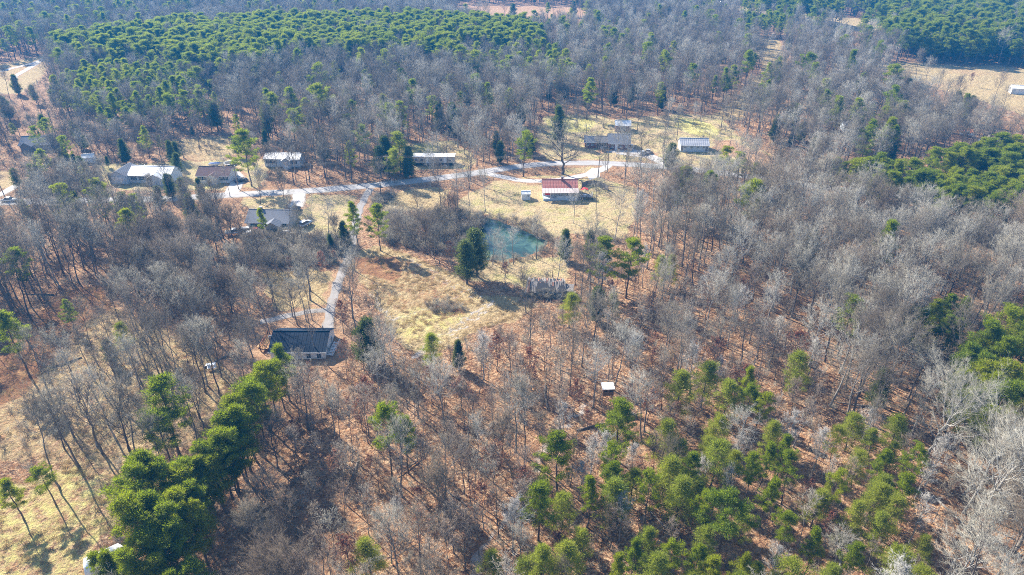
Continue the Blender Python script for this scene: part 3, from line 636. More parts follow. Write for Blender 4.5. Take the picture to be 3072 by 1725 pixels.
put_top('pine', 1408, 1102, 12.5, 'bright thick pine above the winding woodland trail', 1.2, vi=2)
put_top('pine', 1358, 1215, 12, 'thick pine at the bend of the woodland trail', 1.2, vi=0)
put_top('softpine', 920, 1358, 8, 'round bright pine at the bottom edge left of centre', 1.35, vi=2)
put_top('softpine', 1455, 1330, 8, 'bright young pine at the bottom right of the trail', 1.0)
put_top('softpine', 1240, 1380, 7, 'yellow green young pine at the foot of the trail', 1.2)
put_top('softpine', 1330, 1400, 6.5, 'young pine at bottom centre by the trail', 1.2)
put_top('pine', 1842, 1245, 14, 'big round topped pine at the bottom right of centre', 1.25, vi=3)
LR = [(1485, 1195), (1540, 1165), (1568, 1205), (1545, 1125), (1600, 1350), (1640, 1195), (1652, 1395), (1692, 1150), (1700, 1365), (1718, 1200), (1745, 1130), (1760, 1370), (1775, 1240), (1782, 905), (1808, 1120), (1712, 935), (1838, 955), (1885, 920), (1895, 970), (1905, 1140), (1920, 985), (1935, 1105), (1945, 1195), (1980, 1085), (1985, 1285), (2000, 1140), (2022, 890), (2060, 1325), (2110, 1180), (2230, 1130), (2262, 1390), (2285, 1195), (2305, 1110), (1800, 1400), (1880, 1390), (1560, 1400), (2160, 1360)]
LR.sort()
for i, (a, b) in enumerate(LR): put_top('softpine' if (a*7+b) % 5 else 'pine', a, b, 11.0 if b < 1250 else 10.0, ORD[i]+' young pine from the left in the lower right pine scatter', 1.12 if (a*7+b) % 5 else .9)
EDGE = [(2560, 775, 16), (2500, 812, 16), (2445, 858, 15), (2545, 850, 16), (2490, 890, 15), (2440, 930, 14), (2570, 925, 15), (2520, 945, 15), (2470, 985, 14), (2560, 1000, 14), (2515, 1030, 13)]
for i, (a, b, h) in enumerate(EDGE): put_top('pine', a, b, h, ORD[i]+' pine from the top in the pine clump on the right edge', 1.15)
for i, (a, b, h) in enumerate([(2325, 768, 12), (2362, 748, 13), (2400, 738, 13), (2435, 745, 12), (2345, 800, 11), (2395, 790, 12), (2425, 800, 11)]): put_top('pine', a, b, h, ORD[i]+' pine in the dark cluster above the right edge clump', 1.1, vi=4)
put_top('pine', 2150, 742, 15, 'dark pine alone among grey trees right of centre', 1.0)
put_top('softpine', 2050, 575, 9, 'small yellow green evergreen alone in the right grey wood', 1.1)
put_top('pine', 2110, 395, 14, 'left outlying pine of the right pine stand', 1.0)
for i, (a, b, h) in enumerate([(1835, 372, 13), (1865, 382, 13), (1905, 410, 11)]): put_top('pine', a, b, h, ORD[i]+' pine from the left below the striped tin barn', 1.1)
put_top('cedar', 1690, 362, 9, 'round dark evergreen right of the brick house', 1.25, vi=2)
put_top('pine', 605, 330, 19, 'towering pine beside the brown roofed house drive', 1.1, vi=2)
for i, (a, b, h) in enumerate([(968, 345, 13), (1000, 335, 15), (950, 370, 11), (985, 375, 12), (1020, 370, 11)]): put_top('softpine' if i % 2 else 'cedar', a, b, h, ORD[i]+' evergreen in the clump left of the beige trailer', 1.1)
for n, (k, a, b, h, w, s) in enumerate([('pine', 795, 215, 19, 1.3, 'huge pine in the grey wood above the white mobile home'), ('pine', 740, 275, 16, 1.05, 'pine just left below the huge pine in the grey wood'), ('cedar', 660, 262, 14, .8, 'slim evergreen left of the huge pine in the grey wood'), ('pine', 970, 262, 16, 1.0, 'left round headed pine in the wood behind the beige trailer'), ('pine', 1010, 255, 16, 1.0, 'right round headed pine in the wood behind the beige trailer'),
        ('pine', 1480, 195, 18, 1.1, 'dark pine at the wood edge behind the yellow lawn'), ('cedar', 1405, 268, 14, .9, 'dark cedar at the wood edge left of the yellow lawn'), ('pine', 1850, 165, 15, 1.0, 'lone pine above the long grassy cut'), ('pine', 2255, 165, 18, 1.25, 'tall dark pine at the left corner of the tan hill field'), ('cedar', 2290, 200, 13, 1.1, 'dark evergreen right below the tall field corner pine'), ('cedar', 2320, 212, 11, 1.0, 'second dark evergreen right of the field corner pine'),
        ('cedar', 2412, 232, 12, .9, 'pointed dark cedar at the lower edge of the tan field'), ('cedar', 300, 350, 9, 1.1, 'broad evergreen behind the long white roofed house'), ('cedar', 420, 352, 9, 1.0, 'dark cedar behind the gap between the two left houses'), ('cedar', 435, 385, 8, 1.1, 'near dark cedar between the two left houses'), ('cedar', 418, 438, 8, 1.1, 'dark round cedar at right front of the long house'), ('cedar', 455, 450, 9, .8, 'slim cedar in the yard by the long house'), ('cedar', 497, 450, 8, .9, 'cedar in front of the brown roofed house'),
        ('pine', 95, 375, 13, 1.0, 'round pine beside the dirt track at far left'), ('pine', 150, 345, 13, .9, 'taller pine right of the dirt track at far left'), ('cedar', 30, 425, 7, 1.1, 'dark bush like cedar at the far left lane'), ('pine', 55, 500, 9, .9, 'small pine in front of the road at far left'), ('pine', 70, 410, 10, .9, 'pine between the lane and the dirt track'), ('cedar', 200, 395, 8, 1.0, 'light green cedar behind the left of the long house'), ('pine', 650, 520, 11, .75, 'airy pine in front of the grey roofed house'), ('cedar', 30, 190, 9, 1.0, 'dark trees by the hooked drive top left')]):
    put_top(k, a, b, h, s, w)
# bare trees one can pick out (base pixel in the photograph)
put_base('oak', 1686, 522, 17, 'great spreading bare oak beside the looping driveway', 1.15, vi=0, rz=1.0)
put_base('oak', 2903, 1590, 21, 'huge leaning pale oak at the lower right corner', 1.0, vi=1, rz=-.5)
put_base('oak', 2774, 1385, 20, 'big forked pale oak leaning right at the right edge', .85, vi=1, rz=0)
put_base('oak', 2463, 985, 17, 'wide forked grey tree in the middle of the right wood', .8, vi=1, rz=2.5)
for bx, by, h, s in [(1457, 632, 14, 'slim tree between pond and white shed'), (1410, 632, 13, 'dark thin tree at the top left of the pond'), (1372, 622, 15, 'right tall tree of three left of the white shed'), (1322, 614, 15, 'left tall tree of three left of the white shed'), (1292, 560, 13, 'bare tree on the road edge before the beige trailer'), (1609, 775, 13, 'lone slim tree at the right end of the pond'), (1845, 720, 15, 'tall tree on the lawn right of the red roofed house'), (1721, 668, 11, 'slender tree in front of the red roofed house'),
        (1663, 888, 16, 'tall twin tree growing through the collapsed barn'), (1578, 936, 12, 'thin tree in front left of the collapsed barn'), (1725, 852, 12, 'bare tree right behind the collapsed barn'), (1517, 828, 10, 'many stemmed tree below the pond'), (1788, 640, 12, 'bare tree by the right end of the wooden fence'), (1872, 560, 12, 'bare tree on the lawn behind the fence'), (1815, 545, 11, 'thin tree by the end of the white drive'),
        (809, 1002, 15, 'bare tree nearest the deck of the blue roofed house'), (768, 1014, 15, 'bare tree left of the blue roof deck tree'), (830, 935, 15, 'leaning tree above the blue roofed house'), (878, 950, 10, 'thin pole tree on the dirt path'), (919, 964, 14, 'left tree of two above the blue roof'), (936, 960, 14, 'right tree of two above the blue roof'), (948, 1068, 13, 'bare tree with twigs across the blue roof'),
        (494, 1134, 16, 'left dark trunk of three in the sparse left wood'), (535, 1122, 16, 'middle dark trunk of three in the sparse left wood'), (622, 1155, 16, 'right dark trunk of three in the sparse left wood'), (290, 1088, 15, 'thick trunk tree in the sparse left wood'), (228, 1155, 14, 'tree at the meadow edge in the left wood'), (448, 1130, 14, 'thin tree above the two left pines'), (178, 1460, 19, 'long leaning trunk in the lower left meadow'),
        (2293, 997, 15, 'dark trunked tree left of the wide forked tree'), (2620, 1006, 17, 'very straight tall tree right of the wide forked tree'), (2604, 1372, 13, 'crooked thin tree left of the big forked oak'), (2860, 290, 10, 'lone bare tree on the tan hill field'), (1850, 470, 14, 'bare tree on the drive before the brick house'), (1760, 400, 13, 'tree on the yellow lawn left of the brick house'), (1690, 415, 15, 'tall tree behind the great oak'), (2030, 420, 14, 'bare tree left of the striped tin barn'), (1990, 440, 14, 'tree between brick house and tin barn'),
        (945, 700, 11, 'forked tree left of the driveway bend'), (985, 715, 12, 'dark bare tree right beside the driveway'), (910, 735, 12, 'thin tree below the silver car'), (870, 700, 12, 'thin tree right of the grey roofed house'), (690, 590, 13, 'bare tree standing on the road by the white drive'), (1940, 560, 12, 'bare tree with raised twigs on the road verge right')]:
    put_base('bare', bx, by, h, s, .9)
for bx, by, h, s in [(2492, 702, 14, 'white barked tree high in the right grey wood'), (1692, 1322, 9, 'silvery tree above the bright thick pine'), (1858, 1618, 10, 'silvery tree among the lower right pines'), (1538, 1655, 12, 'tall silvery tree beside the trail at bottom'), (2442, 1410, 10, 'bushy silvery tree right of the pines'), (1806, 1430, 10, 'left silvery tree below the deer stand'), (1770, 1440, 10, 'second silvery tree below the deer stand'), (1735, 1500, 9, 'silvery tree left of the young pines'), (2200, 1420, 9, 'silvery tree in the young pines'), (2170, 1500, 8, 'lower silvery tree in the young pines'), (2100, 1480, 8, 'small silvery tree in the young pines')]:
    put_base('pale', bx, by, h, s, 1.0)
for bx, by, h, s in [(1352, 790, 7, 'rusty bush like tree left of the pond cedars'), (1515, 845, 6, 'rusty small tree between cedars and collapsed barn'), (1030, 1000, 9, 'rusty tree right of the driveway by the blue roof'), (1045, 1110, 8, 'rusty tree below the blue roofed house'), (975, 830, 8, 'rusty tree left of the lower driveway'), (1620, 400, 8, 'purple brown tree left of the yellow lawn'), (2910, 258, 7, 'small reddish tree on the tan hill field'), (370, 800, 7, 'rusty tree in the dark left wood')]:
    put_base('rusty', bx, by, h, s, 1.0)
for bx, by, h, q in [(1478, 792, 10, 'left'), (1512, 800, 9, 'middle'), (1540, 790, 10, 'right')]: put_base('bare', bx, by, h, q+' of three light bare trees veiling the near shore of the pond', 1.25, vi=7)
put_base('bare', 905, 1132, 7.5, 'short bare tree in front of the blue roofed house wall', 1.0)
put_base('brushy', 1500, 1395, 11, 'wide shadow casting bushy tree left of the trail', .9)
put_base('brushy', 1325, 1590, 13, 'large rounded bare tree with blue shadow at bottom centre', .95)
put_base('brushy', 855, 610, 11, 'round bushy tree by the road above the grey roof', 1.0)
put_base('brushy', 780, 610, 11, 'second round bushy tree by the road above the grey roof', 1.0)
N_HAND = len(TREES)

# ------------------------------------------------------------------ woods: zones of ground, each with its own mix
BUILD_SPOTS = []     # (x, y, radius) kept clear; filled from the photo pixels of the buildings
for px, py, r in [(905, 1062, 7.5), (990, 1030, 3), (1640, 868, 6), (1682, 580, 9), (1770, 580, 6), (1578, 590, 4), (1858, 440, 7), (1795, 436, 6), (1868, 386, 5), (2082, 446, 8), (1302, 486, 6), (1250, 486, 5), (1350, 486, 5), (850, 490, 9), (430, 535, 8), (370, 535, 7), (500, 535, 7), (640, 536, 8), (800, 672, 10), (740, 700, 6), (112, 446, 8), (3060, 270, 8), (1822, 1195, 2.2), (320, 1690, 3.5), (645, 492, 4), (690, 492, 4), (918, 675, 4), (860, 705, 3), (640, 1108, 2.5)]:
    x, y = unp(px, py); BUILD_SPOTS.append((float(x), float(y), r))
ZONES = [  # name, polygon, mix, spacing, heights
    ('far', None, [('bare', .86), ('pine', .07), ('cedar', .07)], 5.4, (13, 19)),
    ('leftfar', poly([(-300, 0), (500, 0), (450, 60), (120, 100), (100, 140), (-300, 150)], 8), [('bare', .82), ('pine', .18)], 5.6, (14, 19)),
    ('band', poly([(108, 108), (300, 78), (450, 62), (700, 52), (1000, 44), (1330, 58), (1370, 100), (1360, 150), (1240, 165), (1130, 142), (930, 128), (720, 130), (640, 158), (460, 158), (200, 140)], 12), [('pine', .93), ('bare', .07)], 4.3, (14, 19.5)),
    ('band2', poly([(215, 175), (330, 148), (420, 133), (455, 165), (540, 230), (480, 280), (330, 290), (200, 255), (90, 220)], 10), [('pine', .6), ('bare', .4)], 5.0, (12, 16)),
    ('band3', poly([(1150, 115), (1340, 120), (1450, 150), (1440, 190), (1300, 190), (1150, 150)], 10), [('pine', .5), ('bare', .5)], 5.2, (13, 17)),
    ('topright', poly([(1870, 0), (2160, 2), (2300, -25), (2700, -40), (2760, 160), (2500, 152), (2390, 140), (2290, 110), (2200, 62), (2090, 36), (1950, 25)], 12), [('pine', .88), ('bare', .12)], 5.0, (14, 20)),
    ('topright2', poly([(1865, 20), (1990, 25), (1990, 75), (1870, 75)], 10), [('pine', .7), ('bare', .3)], 5.2, (13, 17)),
    ('cut', CUT_R, [('bare', .9), ('cedar', .1)], 13, (9, 14)),
    ('yardb', YARD_B, [('bare', .95), ('cedar', .05)], 13, (10, 15)),
    ('dirtr', DIRT_R, [('bare', 1.)], 14, (10, 13)),
    ('housesleft', poly([(-200, 340), (250, 330), (620, 340), (720, 400), (650, 500), (250, 500), (-200, 520)], 0), [('bare', .48), ('cedar', .16), ('pine', .16), ('brushy', .20)], 5.9, (7, 13)),
    ('yardlong', YARD_LONG, [('cedar', .5), ('brushy', .5)], 14, (5, 8)),
    ('yardmid', YARD_MID, [('bare', .8), ('cedar', .2)], 12, (9, 13)),
    ('yardtr', YARD_TR, [('bare', 1.)], 10, (11, 15)),
    ('roadwood', poly([(1130, 350), (1250, 330), (1340, 350), (1340, 400), (1300, 425), (1180, 425)], 0), [('bare', .9), ('cedar', .1)], 5.2, (12, 16)),
    ('roadrow', poly([(1165, 408), (1345, 388), (1405, 408), (1300, 426), (1185, 434)], 0), [('bare', .95), ('cedar', .05)], 4.3, (12, 16)),
    ('right', poly([(1600, 500), (1760, 450), (2100, 450), (2640, 520), (3000, 900), (3000, 1900), (2330, 1900), (2370, 1150), (2070, 1090), (1990, 880), (1860, 760), (1660, 690), (1600, 600)], 0), [('bare', .93), ('pine', .01), ('pale', .02), ('cedar', .02), ('brushy', .02)], 4.9, (14, 20)),
    ('rightedge', poly([(2420, 880), (2500, 815), (2640, 760), (2700, 1060), (2500, 1050), (2430, 990)], 11), [('pine', .95), ('bare', .05)], 5.0, (13, 16)),
    ('rightstand', poly([(2110, 425), (2160, 402), (2250, 407), (2330, 397), (2430, 372), (2575, 357), (2800, 375), (2800, 535), (2540, 525), (2430, 515), (2330, 478), (2240, 462), (2150, 455)], 11), [('pine', .97), ('bare', .03)], 4.6, (13, 16)),
    ('leftdark', poly([(-400, 510), (580, 505), (610, 590), (520, 650), (270, 705), (60, 850), (-150, 930), (-400, 950)], 0), [('bare', .87), ('pine', .07), ('cedar', .06)], 4.6, (13, 18.5)),
    ('brush', poly([(380, 640), (560, 600), (640, 640), (660, 720), (700, 800), (600, 850), (430, 830), (280, 750)], 0), [('brushy', .7), ('bare', .3)], 5.0, (10, 15)),
    ('brush2', poly([(560, 560), (800, 600), (890, 610), (880, 660), (780, 680), (620, 660)], 0), [('brushy', .55), ('cedar', .12), ('rusty', .13), ('bare', .2)], 5.5, (5, 9)),
    ('sparse', SPARSE_L, [('bare', .84), ('young', .16)], 5.2, (12, 17)),
    ('leftedge', poly([(-200, 960), (60, 900), (110, 930), (140, 1170), (60, 1290), (-200, 1300)], 0), [('bare', .9), ('brushy', .1)], 7.0, (10, 15)),
    ('yardblue', YARD_BLUE, [('bare', 1.)], 10.5, (10, 14)),
    ('drivewood', poly([(800, 690), (900, 620), (940, 700), (890, 790), (850, 860), (840, 760)], 0), [('bare', .6), ('rusty', .25), ('young', .15)], 5.2, (8, 12)),
    ('thicket', poly([(960, 545), (1120, 525), (1185, 545), (1172, 655), (1060, 640), (965, 605)], 0), [('brushy', .35), ('bare', .55), ('rusty', .10)], 4.4, (7.5, 12)),
    ('pondside', poly([(1110, 640), (1180, 640), (1420, 640), (1440, 690), (1400, 745), (1200, 745), (1140, 690)], 0), [('bare', .6), ('rusty', .4)], 9.5, (7, 11)),
    ('young', poly([(840, 930), (1050, 905), (1240, 840), (1350, 790), (1470, 770), (1600, 700), (1750, 690), (1930, 770), (2020, 900), (2080, 1050), (2010, 1150), (1700, 1150), (1480, 1200), (1330, 1400), (1150, 1900), (500, 1900), (560, 1230), (640, 1120), (720, 980)], 0), [('young', .70), ('rusty', .11), ('bare', .14), ('pale', .05)], 3.9, (8.5, 13.5)),
    ('leftbush', poly([(420, 1900), (460, 1330), (620, 1100), (720, 1150), (790, 1400), (760, 1900)], 0), [('brushy', .75), ('bare', .25)], 6.4, (9, 12)),
    ('lowright', poly([(1330, 1420), (1480, 1200), (1700, 1130), (2050, 1080), (2330, 1130), (2360, 1250), (2330, 1900), (1150, 1900)], 0), [('young', .36), ('softpine', .37), ('pale', .10), ('rusty', .11), ('bare', .06)], 4.3, (8, 12)),
]
def scatter_zones():
    zp = [z[1] for z in ZONES]
    for zi, (nm, pg, mix, sp, (h0, h1)) in enumerate(ZONES):
        h0 *= .86 if nm not in ('band', 'rightstand', 'right') else 1
        if pg is None:
            lo = np.array([-640, 45]); hi = np.array([640, 1000])
        else: lo = pg.min(0); hi = pg.max(0)
        lo = np.maximum(lo, (-640, 40)); hi = np.minimum(hi, (640, 1000))
        gx, gy = np.meshgrid(np.arange(lo[0], hi[0], sp), np.arange(lo[1], hi[1], sp))
        gx[1::2] += sp/2
        x = (gx+rng.uniform(-.42, .42, gx.shape)*sp).ravel(); y = (gy+rng.uniform(-.42, .42, gy.shape)*sp).ravel()
        k = (np.abs(x) < 66+.80*y)
        if pg is not None: k &= inpoly(x, y, pg)
        x, y = x[k], y[k]; k = np.ones(len(x), bool)
        for zj in range(zi+1, len(ZONES)):
            k &= ~inpoly(x, y, zp[zj])
        for p in OPENS: k &= ~inpoly(x, y, p)
        for pl, w in ROADS: k &= seg_dist(x, y, pl) > w/2+1.6
        for bx, by, r in BUILD_SPOTS: k &= np.hypot(x-bx, y-by) > r
        for t in TREES[:N_HAND]: k &= np.hypot(x-t['x'], y-t['y']) > (2.6 if t['kind'] in ('pine', 'cedar', 'softpine', 'oak') else 1.8)
        k &= (wav(x, y, .11, 5) > -.93)
        x, y = x[k], y[k]
        pr = np.array([m[1] for m in mix]); ch = rng.choice(len(mix), len(x), p=pr/pr.sum())
        for a, b, c in zip(x, y, ch):
            kd = mix[c][0]; h = rng.uniform(h0, h1)
            if kd == 'cedar': h *= .62
            elif kd == 'rusty': h *= .75
            elif kd == 'pale' and nm == 'right': h *= .9
            elif kd == 'bare' and nm in ('young', 'lowright'): h *= 1.25
            elif kd == 'softpine': h *= .9
            vi = None
            if nm == 'far' and kd in ('pine', 'cedar') and prj(a, b, 0)[1] > 560: kd = 'bare'
            if kd == 'bare':
                lightp = {'right': .38, 'young': .2, 'lowright': .3, 'roadwood': .3, 'yardb': .3}.get(nm, .10); n_ = wav(a, b, .07, 3)
                vi = int(rng.integers(6, 8)) if rng.uniform() < lightp*(1+1.3*n_) else int(rng.integers(0, 6))
            put(kd, a, b, h, None, float(rng.uniform(.85, 1.2))*(1.22 if nm in ('band', 'topright', 'rightstand', 'rightedge') and kd == 'pine' else 1.0), vi)
            TREES[-1]['keep'] = nm == 'roadrow'
scatter_zones()
# the photograph shows these places through a gap in the trees: no wood grows in the sight line
GAPS = [(790, 985, 985, 1075, .93), (1560, 815, 1720, 895, .93), (1550, 535, 1840, 640, .95), (1770, 355, 2000, 470, .6), (2030, 400, 2135, 455, .97), (1230, 455, 1375, 500, .85), (790, 455, 880, 502, .65), (330, 490, 530, 552, .72), (585, 498, 705, 562, .72), (730, 605, 905, 715, .68), (60, 420, 165, 455, .45), (1425, 645, 1645, 775, .93), (690, 555, 1190, 600, .82), (1190, 480, 2000, 555, .5), (1050, 565, 1115, 730, .8), (1640, 345, 1790, 400, .8), (2030, 345, 2180, 440, .8), (2150, 410, 2330, 470, .6), (1795, 1125, 1850, 1195, 1.), (0, 165, 135, 290, .9), (3030, 245, 3072, 285, .9), (690, 685, 800, 740, .85), (905, 640, 935, 690, .8), (625, 478, 705, 505, .9), (0, 560, 60, 612, .6), (200, 596, 520, 608, .4), (600, 1090, 660, 1120, 1.), (880, 395, 2000, 420, .0)]
GREENS = [([(2100, 410), (2250, 395), (2430, 362), (2600, 345), (2600, 525), (2530, 525), (2430, 510), (2330, 475), (2230, 460), (2120, 440)], .93), ([(2420, 870), (2500, 800), (2600, 750), (2600, 1060), (2500, 1040), (2430, 980)], .9), ([(2290, 760), (2400, 730), (2460, 750), (2440, 830), (2330, 830)], .75),
    ([(280, 1150), (440, 1150), (560, 1010), (640, 900), (720, 860), (740, 930), (620, 1060), (540, 1180), (510, 1280), (470, 1446), (190, 1446), (220, 1380), (290, 1340)], .85), ([(330, 950), (450, 950), (460, 1090), (340, 1110)], .8), ([(1330, 1150), (1480, 1100), (1480, 1280), (1340, 1300)], .6), ([(1760, 1230), (1900, 1230), (1900, 1400), (1760, 1400)], .6), ([(1480, 1010), (1620, 1000), (1630, 1110), (1500, 1110)], .8)]
def clear_views():
    T = TREES[N_HAND:]; x = np.array([t['x'] for t in T]); y = np.array([t['y'] for t in T]); h = np.array([t['h'] for t in T])
    ced = np.array([t['kind'] == 'cedar' for t in T]); drop = np.zeros(len(T))
    for fa, fb in ((.98, .95), (.75, .6), (.5, .2)):
        f = np.where(ced, fb, fa)
        for sx in (-.11, 0, .11):
            u, v, d = prj(x+sx*h, y, h*f)
            for x0, y0, x1, y1, p in GAPS: drop = np.where((x0 < u) & (u < x1) & (y0 < v) & (v < y1), np.maximum(drop, p), drop)
    for f in (.85, .5):
        u, v, d = prj(x, y, h*f); gx, gy = unp(u, v)
        for p in OPENS: drop = np.where(inpoly(gx, gy, p), np.maximum(drop, .9), drop)
    green = np.array([t['kind'] in ('pine', 'cedar', 'softpine') for t in T])
    for pg, p in GREENS:
        for f in (.9, .7, .5):
            u, v, d = prj(x, y, h*f); drop = np.where(inpoly(u/DS, v/DS, np.array(pg, float)) & ~green, np.maximum(drop, p), drop)
    keep = (rng.uniform(0, 1, len(T)) >= drop) | np.array([t.get('keep', False) for t in T])
    TREES[:] = TREES[:N_HAND]+[t for t, k in zip(T, keep) if k]
clear_views()

LANDMARKS = [((1682, 580), 'the red roofed house'), ((1510, 715), 'the green pond'), ((905, 1060), 'the blue roofed house'), ((1640, 868), 'the collapsed barn'), ((1858, 440), 'the brick house'), ((2082, 446), 'the striped tin barn'), ((1302, 486), 'the beige trailer'), ((850, 490), 'the white mobile home'), ((430, 535), 'the long white house'), ((640, 536), 'the brown roofed house'),
    ((800, 672), 'the grey roofed house'), ((1822, 1195), 'the deer stand'), ((2463, 985), 'the wide forked tree'), ((2903, 1590), 'the huge leaning oak'), ((2774, 1385), 'the big forked oak'), ((1686, 522), 'the great roadside oak'), ((460, 1480), 'the big lower left pine clump'), ((650, 1250), 'the slanting pine row'), ((2492, 702), 'the white barked tree'), ((1858, 1618), 'the silvery pine scatter tree'), ((1538, 1655), 'the silvery trail tree'), ((2200, 1700), 'the bottom pine scatter'),
    ((160, 1000), 'the lone rusty grass pine'), ((100, 1550), 'the lower left meadow'), ((2950, 1250), 'the right edge pine clump'), ((2750, 620), 'the right pine stand'), ((1158, 545), 'the guyed pole'), ((1060, 680), 'the driveway bend'), ((1250, 1000), 'the tan meadow'), ((2940, 260), 'the tan hill field'), ((1500, 1395), 'the shadow casting tree'), ((1325, 1590), 'the rounded blue shadow tree'), ((2442, 1410), 'the bushy silvery tree'), ((2620, 1006), 'the straight tall tree'), ((1165, 1310), 'the two close pines'), ((112, 446), 'the far left house'), ((2604, 1372), 'the crooked thin right tree'), ((2560, 600), 'the right wood lane'), ((1900, 720), 'the thick pond pines'), ((535, 1122), 'the three dark left trunks'), ((2820, 940), 'the dark right pine cluster'), ((900, 1500), 'the bottom left saplings'), ((1100, 1560), 'the bottom middle saplings'), ((2050, 900), 'the right wood edge'), ((2300, 1220), 'the near right wood')]
LMX = np.array([[float(v) for v in unp(*p)] for p, _ in LANDMARKS])

def make_individual(t):
    kind = t['kind']; H0, meshes = VAR[kind][t['vi']]; s = t['h']/H0
    root = empty(KNAME[kind], (t['x'], t['y'], -.22), t['rz']); root.rotation_euler = (t['tx'], t['ty'], t['rz']); wd = t['wide']*(1.32 if kind == 'cedar' else 1.0); root.scale = (s*wd, s*wd, s)
    for nm, me in zip(PART, meshes): link(nm, me, root)
    tag(root, t['label'], KCAT[kind], KPL[kind]); return root
def scatter_obj(name, pts, rz, sc, vi, sources, label, loc=(0, 0, 0)):
    """one stuff object: geometry nodes put plain mesh copies on points; the meshes live in the sources' data"""
    me = bpy.data.meshes.new(name); me.vertices.add(len(pts)); me.vertices.foreach_set('co', np.asarray(pts, np.float32).ravel())
    for nm, typ, dat in (('turn', 'FLOAT', rz), ('pick', 'INT', vi)):
        a = me.attributes.new(nm, typ, 'POINT'); a.data.foreach_set('value', np.asarray(dat, np.float32 if typ == 'FLOAT' else np.int32))
    a = me.attributes.new('size', 'FLOAT_VECTOR', 'POINT'); a.data.foreach_set('vector', np.asarray(sc, np.float32).ravel())
    o = link(name, me); tag(o, label, kind='stuff')
    g = bpy.data.node_groups.new(name+'_nodes', 'GeometryNodeTree')
    g.interface.new_socket('Geometry', in_out='INPUT', socket_type='NodeSocketGeometry'); g.interface.new_socket('Geometry', in_out='OUTPUT', socket_type='NodeSocketGeometry')
    N = g.nodes; Lk = g.links; gi = N.new('NodeGroupInput'); go = N.new('NodeGroupOutput'); io = N.new('GeometryNodeInstanceOnPoints'); jn = N.new('GeometryNodeJoinGeometry')
    for src in reversed(sources):
        j2 = N.new('GeometryNodeJoinGeometry')
        for so in src:
            oi = N.new('GeometryNodeObjectInfo'); oi.inputs['Object'].default_value = so; Lk.new(oi.outputs['Geometry'], j2.inputs[0])
        gt = N.new('GeometryNodeGeometryToInstance'); Lk.new(j2.outputs[0], gt.inputs[0]); Lk.new(gt.outputs[0], jn.inputs[0])
    def na(nm, typ):
        q = N.new('GeometryNodeInputNamedAttribute'); q.data_type = typ; q.inputs['Name'].default_value = nm; return q.outputs['Attribute']
    cx = N.new('ShaderNodeCombineXYZ'); Lk.new(na('turn', 'FLOAT'), cx.inputs[2])
    er = N.new('FunctionNodeEulerToRotation'); Lk.new(cx.outputs[0], er.inputs[0])
    Lk.new(gi.outputs[0], io.inputs['Points']); Lk.new(jn.outputs[0], io.inputs['Instance']); io.inputs['Pick Instance'].default_value = True
    Lk.new(na('pick', 'INT'), io.inputs['Instance Index']); Lk.new(er.outputs[0], io.inputs['Rotation']); Lk.new(na('size', 'FLOAT_VECTOR'), io.inputs['Scale'])
    Lk.new(io.outputs[0], go.inputs[0]); md = o.modifiers.new('scatter', 'NODES'); md.node_group = g; return o
def source(name, me):
    return bpy.data.objects.new(name, me)     # never linked to the scene: only its mesh is read by the node tree

def plant_all():
    by = {}
    for t in TREES: by.setdefault(SUPER[t['kind']], []).append(t)
    chosen_all = []
    for sup, ts in by.items():
        for t in ts:
            u, v, dep = prj(t['x'], t['y'], t['h']*.6); t['u'], t['v'], t['dep'] = u, v, dep
            inside = 5 < u < PW-5 and 5 < v < PH-5
            t['score'] = (t['h']/dep if inside else 0)+(10 if t['label'] else 0)
        ts.sort(key=lambda t: -t['score'])
        ch = [t for t in ts[:300] if t['score'] > 0]; rest = ts[len(ch):]
        cells = {}
        for t in ch:
            if t['label']: continue
            dx = t['x']-LMX[:, 0]; dy = t['y']-LMX[:, 1]; i = int(np.argmin(np.hypot(dx, dy)))
            if abs(dx[i]) > abs(dy[i]): s = 'left of' if dx[i] < 0 else 'right of'
            else: s = 'above' if dy[i] > 0 else 'below'
            cells.setdefault((t['kind'], i, s), []).append(t)
        for (kind, i, s), q in cells.items():
            base = KNOUN[kind]; lm = LANDMARKS[i][1]
            q.sort(key=lambda t: t['dep']); nr = (len(q)+7)//8; m = (len(q)+nr-1)//nr
            for r_ in range(nr):
                row = sorted(q[r_*m:(r_+1)*m], key=lambda t: t['u']); tail = '' if nr == 1 else ', '+ORD[r_]+' row'
                for k, t in enumerate(row):
                    o = '' if len(q) == 1 else 'leftmost ' if k == 0 else 'rightmost ' if k == len(row)-1 else ORD[k]+' from left '
                    if len(row) == 1 and nr > 1: o = 'lone '
                    t['label'] = f'{o}{base}{tail} {s} {lm}'
        for t in ch: make_individual(t)
        chosen_all += ch
        if rest:
            kinds = [k for k in VAR if SUPER[k] == sup]; off = {}; src = []
            for k in kinds:
                off[k] = len(src); src += [[source('far_'+KNAME[k], me) for me in ms] for _, ms in VAR[k]]
            scatter_obj({'bare': 'bare_woods', 'young': 'young_woods', 'pine': 'pine_woods', 'cedar': 'cedar_woods', 'oak': 'oak_woods'}[sup],
                        [(t['x'], t['y'], -.2) for t in rest], [t['rz'] for t in rest], [(t['h']/VAR[t['kind']][0][0]*t['wide']*(1.32 if t['kind'] == 'cedar' else 1.0),)*2+(t['h']/VAR[t['kind']][0][0],) for t in rest], [off[t['kind']]+t['vi'] for t in rest], src,
                        'the many further '+KPL[sup]+' making up the distant woods')
    return chosen_all
CH = plant_all()
print('TREES', len(TREES), 'single', len(CH))

